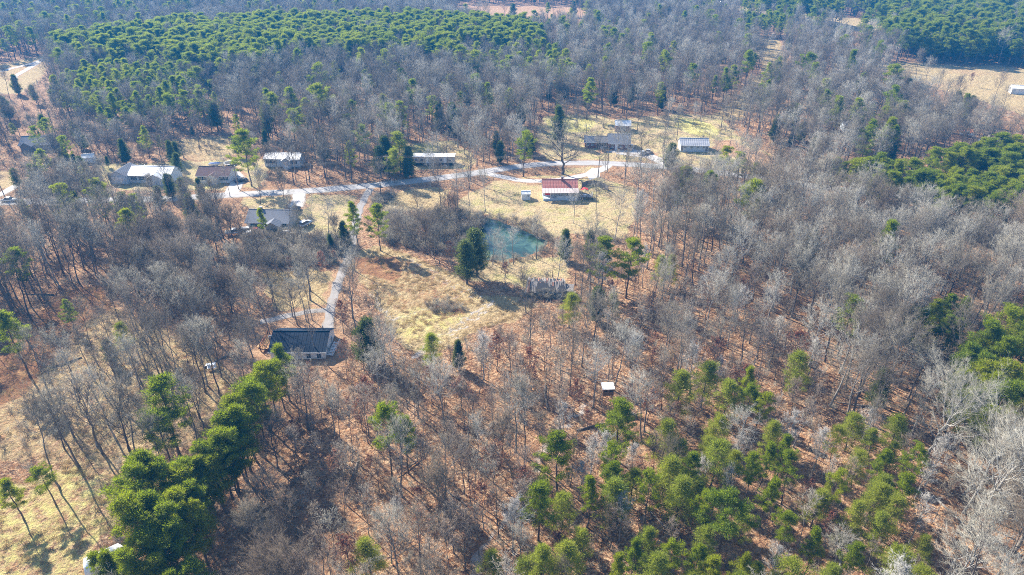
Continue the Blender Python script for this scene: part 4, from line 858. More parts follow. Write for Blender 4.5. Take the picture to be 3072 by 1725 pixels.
# ------------------------------------------------------------------ undergrowth and tufts
def undergrowth():
    C = [bush(s).mesh('bush', [M['twig']]) for s in (1, 2, 3)]
    C += [bush(4, 1.4, 7, 7, 3).mesh('bush', [M['twig_young']])]
    src = [[source('bush_source', me)] for me in C]
    n = 26000; y = rng.uniform(0, 1, n)**.8*330+50; x = rng.uniform(-1, 1, n)*(62+.8*y)
    k = np.ones(n, bool)
    for p in OPENS+[YARD_BLUE, YARD_LONG, DIRT_R]: k &= ~inpoly(x, y, p)
    for pl, w in ROADS: k &= seg_dist(x, y, pl) > w/2+.8
    for bx, by, r in BUILD_SPOTS: k &= np.hypot(x-bx, y-by) > r
    k &= wav(x, y, .16, 2)+wav(x, y, .5, 4)*.5 > -.15
    x, y = x[k], y[k]; n = len(x); s = rng.uniform(.45, 1.25, n)
    # denser thickets
    ex = []
    for pg, m, s0 in ((poly([(955, 540), (1180, 535), (1190, 650), (960, 615)]), 260, 1.5), (poly([(600, 580), (890, 600), (860, 670), (640, 670)]), 300, 1.4), (poly([(930, 500), (980, 478), (1000, 490), (960, 520), (935, 535)]), 120, .8), (poly([(1060, 760), (1130, 750), (1180, 780), (1090, 790)]), 60, .7), (poly([(1440, 590), (1500, 575), (1570, 610), (1500, 620)]), 90, .7), (poly([(1190, 530), (1340, 555), (1400, 600), (1380, 612), (1280, 570), (1190, 545)]), 150, 1.0), (poly([(60, 460), (250, 430), (280, 500), (60, 500)]), 200, 1.2), (poly([(1310, 738), (1440, 742), (1450, 752), (1320, 752)]), 60, .9), (poly([(1180, 560), (1200, 545), (1215, 560), (1185, 640), (1165, 650)]), 120, 1.3), (poly([(1180, 648), (1340, 640), (1370, 615), (1385, 625), (1340, 655), (1190, 662)]), 130, .7)):
        lo, hi = pg.min(0), pg.max(0); a = rng.uniform(lo[0], hi[0], m*3); b = rng.uniform(lo[1], hi[1], m*3); kk = inpoly(a, b, pg)
        for pl, w in ROADS: kk &= seg_dist(a, b, pl) > w/2+.8
        ex.append(np.stack([a[kk], b[kk], np.full(kk.sum(), s0)*rng.uniform(.7, 1.3, kk.sum())], 1))
    ex = np.concatenate(ex); x = np.concatenate([x, ex[:, 0]]); y = np.concatenate([y, ex[:, 1]]); s = np.concatenate([s, ex[:, 2]]); n = len(x)
    scatter_obj('undergrowth', np.stack([x, y, np.full(n, -.25)], 1), rng.uniform(0, 6.28, n), np.stack([s]*3, 1)*rng.uniform(.8, 1.2, (n, 3)), rng.integers(0, 4, n), src, 'low tangled brown brush on the woodland floor')
undergrowth()
def tufts():
    T = []
    for sd in (5, 6, 7):
        r = np.random.default_rng(sd); n = 46; c = r.normal(0, .26, (n, 3)); c[:, 2] = 0; d = r.normal(0, .55, (n, 3)); d[:, 2] = 1; d[:, 0] += .35
        V, F = blades(r, c, r.uniform(.25, .6, n), np.full(n, .05), d); T.append([source('tuft_source', np_mesh('tuft', V, [F], [M['grassblade']]))])
    X = []; 
    for pg, dn in ((MEADOW, 1.5), (MEAD_LB, 1.0), (ROUGH_L, .35), (SPARSE_L, .4), (MIDF, 1.0), (TRI, .25), (LAWN_RED, .12), (CUT_R, .2)):
        lo, hi = np.maximum(pg.min(0), (-200, 40)), np.minimum(pg.max(0), (300, 480)); m = int((hi-lo).prod()*dn); a = rng.uniform(lo[0], hi[0], m); b = rng.uniform(lo[1], hi[1], m)
        k = inpoly(a, b, pg) & (np.abs(a) < 50+.76*b) & (wav(a, b, .28, 3)+.7*wav(a, b, .9, 1) > -.35)
        for pl, w in ROADS: k &= seg_dist(a, b, pl) > w/2+.3
        k &= ~inpoly(a, b, POND)
        for q in TRACKS: k &= seg_dist(a, b, line(q)) > .55
        X.append(np.stack([a[k], b[k]], 1))
    X = np.concatenate(X); n = len(X); s = rng.uniform(.5, 1.35, n)
    print('TUFTS', n)
    scatter_obj('meadow_grass', np.concatenate([X, np.full((n, 1), -.28)], 1), rng.uniform(-.7, .7, n), np.stack([s, s, s*.85], 1), rng.integers(0, 3, n), T, 'dry straw coloured grass tufts over the meadows')
tufts()

# ------------------------------------------------------------------ buildings
def spot(name, px, py, rz, label, cat, group=None, z=0.0):
    x, y = unp(px, py); o = empty(name, (float(x), float(y), z), R(rz)); return tag(o, label, cat, group)
def slope_panels(roof, L, x0, ridge, eave, mat, pw, rib=.05):
    """ribbed sheets laid side by side down one slope; ridge, eave = (y, z)"""
    n = max(1, int(round(L/pw))); w = L/n; (ry, rz), (ey, ez) = ridge, eave
    a = Vector((0, ry, rz)); b = Vector((0, ey, ez)); nn = Vector((0, -(ez-rz), ey-ry)).normalized()
    if nn.z < 0: nn = -nn
    mb = MB(); prof = [(-w/2+.015, 0), (-w/2+.015, rib), (-w/2+.09, rib), (-w/2+.13, .02), (-w*.04, .02), (-w*.02, rib*.7), (w*.02, rib*.7), (w*.04, .02), (w/2-.02, .02), (w/2-.02, 0)]
    m = len(prof); vs = [Vector((x, 0, 0))+a+nn*h for x, h in prof]+[Vector((x, 0, 0))+b+nn*h for x, h in prof]
    mb.add(vs, [(i, (i+1) % m, m+(i+1) % m, m+i) for i in range(m)]+[tuple(range(m)), tuple(range(m, 2*m))])
    me = mb.mesh('roof_panel', mat); rr = random.Random(n)
    for i in range(n):
        o = link('roof_panel', me, roof, (x0+w*(i+.5), 0, rr.uniform(0, .012)))
def slope_courses(L, x0, ridge, eave, mb, n=14, th=.05):
    (ry, rz), (ey, ez) = ridge, eave; pts = []
    for i in range(n):
        t0, t1 = i/n, (i+1)/n
        pts.append((ry+(ey-ry)*t0, rz+(ez-rz)*t0+th)); pts.append((ry+(ey-ry)*t1, rz+(ez-rz)*t1+th+.03))
    pts += [(ey, ez), (ry, rz)]
    mb.prism(pts, x0, x0+L, 'x')
def gable(root, L, D, wh, rise, wm, rm, x0=None, y0=0.0, z0=0.0, ov=.35, style='panel', pw=.95, asym=.5, eave_front=None, name='roof', wall='wall'):
    x0 = -L/2 if x0 is None else x0; ry = y0+D*asym
    mb = MB(); e = .02
    prof = [(y0, z0-.4), (y0+D, z0-.4), (y0+D, z0+wh), (ry, z0+wh+rise-.06), (y0, z0+wh)]
    mb.prism(prof, x0+e, x0+L-e, 'x'); mb.build(wall, wm, root)
    sf = rise/(D*asym); sb = rise/(D*(1-asym)); top = z0+wh+rise
    ridge = (ry, top); ef = (y0-ov, z0+wh-ov*sf); eb = (y0+D+ov, z0+wh-ov*sb)
    if style == 'panel':
        rf = MB().bar((x0-ov, ry, top+.07), (x0+L+ov, ry, top+.07), .28, .07).build(name, rm, root)
        slope_panels(rf, L+2*ov, x0-ov, ridge, ef, rm, pw); slope_panels(rf, L+2*ov, x0-ov, ridge, eb, rm, pw)
    else:
        mb = MB(); slope_courses(L+2*ov, x0-ov, ridge, ef, mb); slope_courses(L+2*ov, x0-ov, ridge, eb, mb); rf = mb.build(name, rm, root)
        MB().bar((x0-ov, ry, top+.09), (x0+L+ov, ry, top+.09), .3, .05).build('ridge_cap', rm, rf)
    fs = MB().box(x0-ov, x0+L+ov, y0-ov-.05, y0-ov-.005, ef[1]-.16, ef[1]+.04)
    fs.build('gutter', M['white'], rf)
    return rf
def gable_end(root, W, D, wh, rise, wm, rm, x0, y0, z0=0.0, ov=.3, name='roof', style='shingle', wall='wall'):
    """a wing whose gable faces the viewer: ridge runs along y"""
    mb = MB(); xm = x0+W/2
    mb.prism([(x0, z0-.4), (x0+W, z0-.4), (x0+W, z0+wh), (xm, z0+wh+rise-.06), (x0, z0+wh)], y0, y0+D, 'y'); mb.build(wall, wm, root)
    s = rise/(W/2); mb = MB(); th = .1
    for sg in (-1, 1):
        xe = xm+sg*(W/2+ov); ze = z0+wh-ov*s; n = 10; pts = []
        for i in range(n):
            t0, t1 = i/n, (i+1)/n; pts.append((xm+(xe-xm)*t0, z0+wh+rise+(ze-z0-wh-rise)*t0+th*.6)); pts.append((xm+(xe-xm)*t1, z0+wh+rise+(ze-z0-wh-rise)*t1+th*.6+.03))
        pts += [(xe, ze), (xm, z0+wh+rise)]; mb.prism(pts, y0-ov, y0+D, 'y')
    return mb.build(name, rm, root)
def window(root, x, z, w=.9, h=1.1, y=0.0, side=0, fm=None, shutters=None):
    fm = fm or M['white']; t = .07; mb = MB()
    mb.box(-w/2-t, w/2+t, -.06, 0, -t, 0); mb.box(-w/2-t, w/2+t, -.06, 0, h, h+t); mb.box(-w/2-t, -w/2, -.06, 0, 0, h); mb.box(w/2, w/2+t, -.06, 0, 0, h); mb.box(-w/2, w/2, -.05, -.01, h/2-.025, h/2+.025); mb.box(-.02, .02, -.045, -.012, 0, h)
    o = mb.build('window', fm, root, loc=(x, y-.005, z)); o.rotation_euler = (0, 0, R(side))
    MB().box(-w/2, w/2, -.03, -.006, 0, h).build('pane', M['glass'], o); MB().box(-w/2-.12, w/2+.12, -.12, -.062, -t-.04, -t+.005).build('sill', fm, o)
    if shutters:
        for s in (-1, 1): MB().box(s*(w/2+.26)-.17, s*(w/2+.26)+.17, -.045, -.002, -.03, h+.03).build('shutter', shutters, o)
    return o
def door(root, x, z=0.0, w=.92, h=2.05, y=0.0, side=0, mat=None):
    o = MB().box(-w/2, w/2, -.05, 0, 0, h).build('door', mat or M['white'], root, loc=(x, y-.006, z)); o.rotation_euler = (0, 0, R(side))
    mb = MB(); mb.box(-w/2-.09, -w/2-.002, -.065, 0, 0, h+.09); mb.box(w/2+.002, w/2+.09, -.065, 0, 0, h+.09); mb.box(-w/2-.002, w/2+.002, -.065, 0, h+.002, h+.09); mb.build('door_frame', M['white'], o)
    MB().cone((w*.36, -.05, 1.0), (w*.36, -.12, 1.0), .035, .035).build('handle', M['chrome'], o); return o
def posts(root, xs, y, z0, z1, mat, w=.12, name='post'):
    for x in xs: MB().box(x-w/2, x+w/2, y-w/2, y+w/2, z0, z1).build(name, mat, root)
def rail(root, a, b, z, mat, h=.9, step=.45):
    a = Vector(a); b = Vector(b); mb = MB(); n = max(2, int((b-a).length/step))
    mb.bar(a+Vector((0, 0, z+h)), b+Vector((0, 0, z+h)), .1, .06); mb.bar(a+Vector((0, 0, z+.18)), b+Vector((0, 0, z+.18)), .07, .05)
    for i in range(1, n): p = a+(b-a)*i/n; mb.box(p.x-.02, p.x+.02, p.y-.02, p.y+.02, z+.18, z+h)
    mb.build('railing', mat, root)
    mb = MB()
    for p in (a, b): mb.box(p.x-.06, p.x+.06, p.y-.06, p.y+.06, -.3, z+h+.1)
    mb.build('railing_post', mat, root)

# blue roofed house with the orange deck
H1 = spot('house', 905, 1075, 0, 'white walled house with dark blue metal roof and orange wooden deck', 'house', z=-.85)
gable(H1, 11.6, 8.8, 2.75, 2.05, M['white'], M['blue_metal'], x0=-6.5, asym=.53, ov=.4)
for x in (-4.9, -2.6, 1.6, 3.8): window(H1, x, .95)
door(H1, .1, .1); window(H1, 5.1, 1.1, y=2.6, side=90); window(H1, 5.1, 1.1, y=6, side=90); window(H1, -6.49, 1.1, y=7, side=-90); door(H1, -6.49, .75, y=4.3, side=-90)
def deck(root, x0, x1, y0, y1, z):
    n = int((y1-y0)/.21); me = MB().box(x0, x1, -.093, .093, z-.04, z).mesh('deck_board', M['deck'], .008); rr = random.Random(4)
    for i in range(n): link('deck_board', me, root, (rr.uniform(-.02, .02), y0+(y1-y0)*(i+.5)/n, rr.uniform(-.006, .006)))
    mb = MB()
    for x in (x0+.08, (x0+x1)/2, x1-.08): mb.box(x-.05, x+.05, y0, y1, z-.26, z-.045)
    mb.build('deck_joist', M['deck_red'], root)
    posts(root, (x0+.1, x1-.1), y0+.1, -.3, z-.05, M['deck_red'], .14, 'deck_post'); posts(root, (x0+.1, x1-.1), y1-.1, -.3, z-.05, M['deck_red'], .14, 'deck_post')
deck(H1, -9.6, -6.56, 2.6, 8.0, 1.5)
rail(H1, (-9.55, 2.65, 0), (-9.55, 7.95, 0), 1.5, M['deck_red'], 1.0); rail(H1, (-9.55, 7.95, 0), (-6.6, 7.95, 0), 1.5, M['deck_red'], 1.0); rail(H1, (-9.55, 2.65, 0), (-6.6, 2.65, 0), 1.5, M['deck_red'], 1.0)
mb = MB()
for i in range(4): mb.box(-10.9+.32*i, -10.55+.32*i, 4.0, 5.4, .9+.15*i, .95+.15*i)
mb.build('step', M['deck'], H1)
for i in range(9): MB().box(5.2, 6.4, 1.5+.52*i, 1.85+.52*i, .98+.03*i, 1.03+.03*i, Matrix.Rotation(R(-6), 4, 'Z')).build('tread', M['white'], H1)
MB().bar((5.25, 1.0, .95), (5.75, 6.0, 1.2), .08, .18).build('stringer', M['white'], H1)
rail(H1, (6.5, .9, 0), (7.0, 5.6, 0), 1.05, M['white'], .85, .5)
MB().cone((3.5, 6.4, 3.6), (3.5, 6.4, 5.1), .10, .10).build('vent_pipe', M['chrome'], H1)
g = spot('covered_grill', 816, 1024, 25, 'grey covered grill standing on the orange deck', 'grill', z=.66)
MB().box(-.55, .55, -.32, .32, 0, .95).build('cover', M['shingle_grey'], g, .12); MB().cone((-.42, -.3, .06), (-.42, -.36, .06), .08, .08).build('wheel', M['rubber'], g); MB().bar((-.6, -.3, .7), (.6, -.3, .7), .05).build('handle', M['chrome'], g)

# red roofed house
H2 = spot('house', 1681, 600, 0, 'white house with red ribbed metal roof and brick chimney above the pond', 'house')
gable(H2, 11.2, 7.2, 3.1, 1.75, M['white'], M['red_metal'], y0=2.4, ov=.25, pw=.9, asym=.48)
pr = MB().box(-5.9, 5.9, 2.2, 2.36, 3.0, 3.1).build('porch_roof', M['white_metal'], H2); slope_panels(pr, 11.9, -5.95, (2.14, 3.12), (-.45, 2.55), M['porch_metal'], 1.0)
MB().box(-5.5, 5.5, -.1, 2.36, -.3, .55).build('porch_floor', M['siding_blue'], H2)
posts(H2, (-5.4, -3.3, -1.1, 1.1, 3.3, 5.4), 0, .55, 2.55, M['white'], .13)
rail(H2, (-5.35, -.02, 0), (-.9, -.02, 0), .55, M['siding_blue'], .85)
MB().box(-1.0, 5.4, .05, .12, .56, 1.25).build('porch_panel', M['siding_blue'], H2)
for x in (-1.9, -.6, .7, 2.0, 3.4, 4.6): window(H2, x, 1.45, .95, 1.15, 2.42-.03 if x < -1 else .05)
door(H2, -3.4, .56, y=2.4); window(H2, 5.6, 1.5, y=5.5, side=90); window(H2, -5.6, 1.5, y=5.5, side=-90)
MB().box(-5.0, -3.2, -.06, -.03, 1.75, 2.35).build('banner', M['red_cloth'], H2)
ch = MB().box(.45, 1.15, 5.2, 5.9, 3.6, 5.75).build('chimney', M['brickred'], H2); MB().box(.38, 1.22, 5.13, 5.97, 5.752, 5.86).build('chimney_cap', M['shingle_grey'], ch)
mb = MB()
for i in range(4): mb.box(5.52, 6.5+.3*i-.3, .6+.3*i*0, 1.8, .42-.14*i-.08, .42-.14*i)
mb.build('step', M['wood_grey'], H2)
# side deck with red canopy
dk = spot('side_deck', 1757, 598, 0, 'small grey deck with railings at the right end of the red roofed house', 'deck')
for i in range(14): MB().box(-1.9, 2.3, .05+.22*i, .05+.22*i+.2, .66, .70).build('plank', M['wood_grey'], dk)
posts(dk, (-1.8, 2.2), .1, -.2, .65, M['wood_grey'], .12); posts(dk, (-1.8, 2.2), 3.0, -.2, .65, M['wood_grey'], .12)
rail(dk, (-1.85, .0, 0), (2.25, .0, 0), .7, M['siding_blue'], .8); rail(dk, (2.25, .0, 0), (2.25, 3.1, 0), .7, M['siding_blue'], .8)
cn = spot('red_canopy', 1752, 590, 4, 'small red canopy shading the deck beside the red roofed house', 'canopy', z=.7)
mb = MB(); mb.prism([(-1.15, 1.95), (0, 2.35), (1.15, 1.95), (1.15, 1.88), (0, 2.27), (-1.15, 1.88)], -.8, .8, 'y'); mb.build('cloth', M['red_cloth'], cn)
for x in (-1.05, 1.05):
    for y in (-.7, .7): MB().cone((x, y, 0), (x, y, 1.9), .03, .03).build('pole', M['chrome'], cn)
tb = spot('patio_table', 1754, 596, 0, 'white patio table under the red canopy', 'table', z=.7); MB().cone((0, 0, .68), (0, 0, .73), .5, .5, 14).build('top', M['plastic'], tb); MB().cone((0, 0, 0), (0, 0, .68), .05, .05).build('pedestal', M['plastic'], tb); MB().cone((0, 0, 0), (0, 0, .05), .3, .12).build('foot', M['plastic'], tb)
def plank_fence(px_list, label, h=1.6):
    pts = [Vector((*map(float, unp(*p)), 0)) for p in px_list]; f = empty('wooden_fence', pts[0]); tag(f, label, 'fence')
    for a, b in zip(pts[:-1], pts[1:]):
        a = a-pts[0]; b = b-pts[0]; n = int((b-a).length/.16); mb = MB(); d = (b-a)/n; an = math.atan2(d.y, d.x)
        for i in range(n):
            Mx = Matrix.Translation(a+d*(i+.5)) @ Matrix.Rotation(an, 4, 'Z'); mb.box(-.07, .07, -.012, .012, -.3, h+.05*math.sin(i*1.7), Mx)
        mb.bar(a+Vector((0, .03, h*.25)), b+Vector((0, .03, h*.25)), .04, .09); mb.bar(a+Vector((0, .03, h*.8)), b+Vector((0, .03, h*.8)), .04, .09)
        mb.build('fence_panel', M['wood_grey'], f); MB().box(a.x-.06, a.x+.06, a.y-.06, a.y+.06, -.3, h+.15).build('post', M['wood_grey'], f)
    MB().box(b.x-.06, b.x+.06, b.y-.06, b.y+.06, -.3, h+.15).build('post', M['wood_grey'], f)
plank_fence([(1745, 562), (1762, 555), (1782, 554), (1800, 557), (1812, 563), (1824, 572)], 'grey plank privacy fence curving behind the red roofed house deck')
S1 = spot('white_shed', 1578, 597, 2, 'small white shed standing left of the red roofed house', 'shed')
gable(S1, 2.9, 2.4, 1.75, .55, M['white'], M['white_metal'], ov=.12, pw=.95); door(S1, -.5, .05, .8, 1.6); window(S1, .75, .8, .5, .5)

# brick house with carport, white shed, tin barn
H3 = spot('house', 1857, 450, -4, 'brick house with grey hipped shingle roof and open carport', 'house')
gable(H3, 8.2, 9.0, 2.7, 2.3, M['brick'], M['shingle_grey'], style='shingle'); gable(H3, 9.0, 6.5, 2.5, 1.3, M['brick'], M['shingle_grey'], x0=-13.2, y0=1.6, style='shingle')
MB().box(-8.6, -4.9, 1.54, 1.594, .05, 2.2).build('carport_shade_panel', M['dark'], H3)  # near-black panel on the wall, painted shade for the carport's inside
for x in (-2.6, .3, 2.8): window(H3, x, 1.0, 1.0, 1.1)
for x in (-12, -10.2): window(H3, x, 1.0, .9, 1.0, 1.6)
door(H3, -1.1, .1); window(H3, 4.08, 1.2, y=4, side=90)
S2 = spot('white_roof_shed', 1868, 394, -5, 'reddish shed with bright white metal roof behind the brick house', 'shed')
gable(S2, 6.2, 5.0, 2.6, 1.3, M['brick'], M['white_metal'], ov=.3); door(S2, 0, .05, 2.2, 2.1, mat=M['wood_grey'])
B1 = spot('tin_barn', 2083, 454, -3, 'low barn with streaky weathered tin roof at the dirt field edge', 'barn')
gable(B1, 10.6, 6.5, 2.5, 1.7, M['siding_blue'], M['tin'], ov=.3, pw=.8)
for x in (-3.6, -1.2, 1.2, 3.4): window(B1, x, 1.3, .9, .6)
door(B1, 4.5, .05, .9, 2.0, mat=M['wood_grey']); MB().box(-5.28, -4.4, -.08, -.004, .1, 2.1).build('barn_door', M['wood_grey'], B1)
# beige trailer, mobile home
H4 = spot('trailer_home', 1302, 495, -1, 'long beige single wide trailer home with pale flat roof', 'trailer home')
MB().box(-7.6, 7.6, 0, 4.0, .75, 3.1).build('wall', M['siding_beige'], H4); MB().box(-7.55, 7.55, .06, 3.94, -.2, .745).build('skirting', M['dark'], H4)
rf = MB().box(-7.7, 7.7, 1.9, 2.1, 3.27, 3.34).build('roof', M['white_metal'], H4); slope_panels(rf, 15.5, -7.75, (2.0, 3.3), (-.12, 3.1), M['white_metal'], 1.2); slope_panels(rf, 15.5, -7.75, (2.0, 3.3), (4.12, 3.1), M['white_metal'], 1.2)
for x in (-6.4, -4.4, -.6, 2.6, 5.8): window(H4, x, 1.55, 1.0, .9)
door(H4, -2.4, .78, mat=M['white']); door(H4, 4.1, .78, mat=M['white'])
MB().box(-3.4, -1.4, -1.5, -.01, .55, .72).build('step_landing', M['wood_grey'], H4)
for x in (-3.9, 3.4): MB().box(x-.03, x+.03, -.02, -.001, .76, 3.0).build('panel_seam', M['white'], H4)
H5 = spot('mobile_home', 848, 500, -3, 'white mobile home with pinkish metal roof half hidden by trees', 'mobile home')
gable(H5, 13.0, 6.5, 2.7, 1.15, M['siding_blue'], M['white_metal'], ov=.25, z0=.3); gable_end(H5, 3.0, 2.4, 2.6, .9, M['siding_blue'], M['white_metal'], .6, -1.6, .3)
for x in (-4.9, -2.9, 4.6): window(H5, x, 1.2, 1.0, 1.1, shutters=M['dark'])
door(H5, 2.1, .35, y=-1.6)
# long white roofed house
H6 = spot('house', 452, 548, -4, 'long pale blue ranch house with white roof and gabled garage wing', 'house')
gable(H6, 14.6, 8.0, 2.7, 1.9, M['siding_blue'], M['white_metal'], ov=.4, pw=1.1); gable_end(H6, 6.4, 9.0, 2.6, 1.7, M['siding_blue'], M['shingle_grey'], -13.8, -1.2); gable_end(H6, 5.0, 2.5, 2.5, 1.3, M['siding_blue'], M['white_metal'], .5, -2.2, name='porch_gable')
for x in (-5.6, -2.8): window(H6, x, .9, 1.1, 1.2, shutters=M['dark'])
window(H6, 6.2, .95, 1.2, 1.1); door(H6, -.6, .1); MB().box(-12.4, -8.8, -1.26, -1.204, .02, 2.15).build('garage_door', M['white'], H6)
posts(H6, (.7, 3.0, 5.3), -2.9, -.2, 2.5, M['white'], .12)
# brown roofed house
H7 = spot('house', 641, 548, -3, 'small white house with brown shingle roof and front gable porch', 'house')
gable(H7, 11.0, 7.5, 2.6, 1.9, M['white'], M['shingle_brown'], ov=.35, style='shingle'); gable_end(H7, 3.6, 3.0, 2.5, 1.0, M['white'], M['shingle_brown'], -1.4, -1.5)
for x in (-4.3, -2.7, 3.2, 4.6): window(H7, x, .95, .85, 1.15, shutters=M['dark'])
door(H7, .4, .1, y=-1.5); MB().box(-5.4, 5.4, -2.0, -.02, -.3, .1).build('porch_floor', M['deck_red'], H7) if 0 else None
# grey roofed house
H8 = spot('house', 805, 690, -2, 'grey roofed house in tree shade with cluttered yard', 'house')
gable(H8, 12.4, 9.0, 2.6, 2.0, M['siding_beige'], M['shingle_grey'], ov=.4, style='shingle'); gable_end(H8, 4.2, 3.2, 2.5, 1.2, M['siding_beige'], M['shingle_grey'], .2, -2.8)
for x in (-4.6, -2.2, 5.2): window(H8, x, 1.0, 1.0, 1.1)
door(H8, -.8, .1); posts(H8, (.3, 4.3), -3.0, -.2, 2.5, M['white'])
c = spot('old_sofa', 825, 690, 0, 'tan sofa left on the porch roof edge of the grey house', 'sofa'); c['label'] = 'tan sofa standing in front of the grey roofed house porch'
MB().box(-1.1, 1.1, -.4, .4, .15, .48).build('seat', M['siding_beige'], c, .05); MB().box(-1.1, 1.1, .402, .62, .15, .95).build('backrest', M['siding_beige'], c, .05)
for x in (-1.22, 1.22): MB().box(x-.115, x+.115, -.4, .6, .1, .68).build('armrest', M['siding_beige'], c, .05)
H9 = spot('house', 112, 452, 6, 'grey roofed house deep in tree shade at far left', 'house')
gable(H9, 11.5, 7.5, 2.6, 2.1, M['wood_grey'], M['shingle_grey'], style='shingle'); gable_end(H9, 4, 2.5, 2.5, 1.3, M['wood_grey'], M['shingle_grey'], -4.5, -2.2)
for x in (.6, 2.5, 4.4): window(H9, x, 1.0)
door(H9, -.6, .1)
S3 = spot('white_shed', 3058, 282, -18, 'white metal shed on the tan hill field at the right edge', 'shed')
gable(S3, 7.5, 5.0, 2.6, 1.1, M['white_metal'], M['white_metal'], ov=.2); door(S3, -2.6, .05, 1.0, 2.0, mat=M['siding_blue']); window(S3, -3.76, 1.3, y=2.5, side=-90)
S4 = spot('tin_shed', 268, 488, 20, 'little pale roofed shed behind cedars left of the long house', 'shed')
gable(S4, 4.0, 3.2, 2.0, .9, M['white'], M['white_metal'], ov=.2); door(S4, 0, .05, .9, 1.8)
for px, py, l, w, rz, s, wm, rm in [(2660, 420, 6, 4, 8, 'small white shed glimpsed in the upper right wood', 'white', 'white_metal'), (2560, 395, 8, 5, -6, 'pale roofed cabin hidden in the upper right wood', 'siding_blue', 'tin'), (3000, 430, 7, 4, -10, 'dark shed with tan roof at the upper right pines', 'wood_grey', 'wood_rust'), (2760, 338, 8, 5, 5, 'dark roofed house hidden below the field corner', 'siding_blue', 'shingle_grey')]:
    o = spot('wood_shed', px, py, rz, s, 'shed'); gable(o, l, w, 2.3, 1.1, M[wm], M[rm], ov=.25); door(o, -.8, .05); window(o, 1.4, .9)
# collapsed barn
CB = spot('collapsed_barn', 1640, 890, -2, 'collapsed grey wooden barn with torn roof and blue tarps', 'barn')
rr = random.Random(12)
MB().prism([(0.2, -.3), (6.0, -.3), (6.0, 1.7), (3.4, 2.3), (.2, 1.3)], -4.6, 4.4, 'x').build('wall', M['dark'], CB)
for i in range(30):
    x = -4.7+i*.31; sag = .5*math.sin(i*.35)+rr.uniform(-.12, .12)
    a = Vector((x+rr.uniform(-.25, .25), 3.5+rr.uniform(-.3, .2), 2.7-.5*abs(math.sin(i*.21))+sag*.3)); b = Vector((x+rr.uniform(-.8, .8), rr.uniform(-.6, .9), 1.0+sag*.45))
    if i in (8, 9, 17, 23): b = a+(b-a)*rr.uniform(.35, .6)
    MB().bar(a, b, .36, .035).build('roof_board', M['wood_grey'] if rr.random() < .8 else M['wood_rust'], CB)
    if rr.random() < .85: MB().bar(a+Vector((0, .02, -.04)), Vector((x+rr.uniform(-.3, .3), 6.4, 1.7+rr.uniform(-.3, .2))), .28, .035).build('roof_board', M['wood_rust'] if rr.random() < .5 else M['wood_grey'], CB)
for i in range(22):
    x = -4.5+i*.42
    if 9 < i < 12: continue
    MB().bar((x, .12+rr.uniform(-.05, .05), -.3), (x+rr.uniform(-.1, .1), .15, rr.uniform(.9, 1.5)), .32, .03).build('wall_board', M['wood_grey'], CB)
def tarp(x0, x1, z1):
    mb = MB(); n = 8; vs = []
    for k in range(n+1):
        x = x0+(x1-x0)*k/n; w = .08*math.sin(k*1.9); vs += [(x, -.05+w, z1+.06*math.sin(k)), (x, -.35+w*1.6, .5), (x, -.75+w*2, .02)]
    mb.add(vs, [f for k in range(n) for f in ((3*k, 3*k+3, 3*k+4, 3*k+1), (3*k+1, 3*k+4, 3*k+5, 3*k+2))]); o = mb.build('tarp', M['tarp_blue'], CB, smooth=True)
    md = o.modifiers.new('thick', 'SOLIDIFY'); md.thickness = .02
tarp(-2.6, -.4, 1.2); tarp(.5, 2.6, 1.25)
MB().box(2.8, 3.6, -.2, -.16, .1, 1.0).build('blue_panel', M['siding_blue'], CB)
ln = spot('lean_to', 1700, 885, -8, 'dark sagging lean-to at the right end of the collapsed barn', 'lean-to')
for i in range(9): MB().bar((-1.4+i*.35, 2.6, 1.75+rr.uniform(-.05, .05)), (-1.4+i*.35, -.2, 1.25+rr.uniform(-.08, .08)), .32, .04).build('roof_board', M['wood_grey'], ln)
posts(ln, (-1.4, 1.4), 0, -.3, 1.22, M['wood_grey'], .14); posts(ln, (-1.4, 1.4), 2.4, -.3, 1.66, M['wood_grey'], .14); MB().box(-1.5, 1.5, 2.5, 2.56, -.3, 1.6).build('back_wall', M['wood_grey'], ln)
for i in range(16):
    a = rr.uniform(0, 3.1); x, y = unp(1560+i*11+rr.uniform(0, 6), 893+rr.uniform(0, 12)); o = MB().bar((-rr.uniform(.5, 1.2), 0, .08), (rr.uniform(.5, 1.2), 0, .12+rr.uniform(0, .2)), .2, .04).build('fallen_board', M['wood_grey'] if i % 3 else M['wood_rust']); o.location = (float(x), float(y), -.1); o.rotation_euler = (0, 0, a)
    tag(o, ORD[i]+' loose board from the left below the collapsed barn', 'board', 'loose boards by the collapsed barn')
# deer stand
DS_ = spot('deer_stand', 1822, 1212, 3, 'brown box deer stand on stilts with white roof', 'deer stand')
for x in (-.95, .95):
    for y in (0, 1.7): MB().bar((x*1.25, y*1.15-.1, -.3), (x, y, 2.1), .13).build('leg', M['pole'], DS_)
for a, b in (((-1.1, 0, .3), (.95, 0, 2.0)), ((1.1, 1.7, .3), (-.95, 1.7, 2.0)), ((-1.1, 0, .3), (-.95, 1.7, 2.0)), ((1.1, 0, .3), (.95, 1.7, 2.0))): MB().bar(a, b, .07).build('brace', M['pole'], DS_)
MB().box(-1.08, 1.08, -.1, 1.8, 2.1, 2.22).build('floor', M['wood_brown'], DS_); bx = MB().box(-1.04, 1.04, -.06, 1.76, 2.222, 3.75).build('box', M['wood_brown'], DS_)
for x in (-.5, .5): MB().box(x-.3, x+.3, -.09, -.062, 3.0, 3.35).build('shooting_window', M['dark'], bx)
rf = MB().box(-1.22, 1.22, -.25, .82, 3.752, 3.80, Matrix.Translation((0, 0, .0))).build('roof', M['white_metal'], DS_)
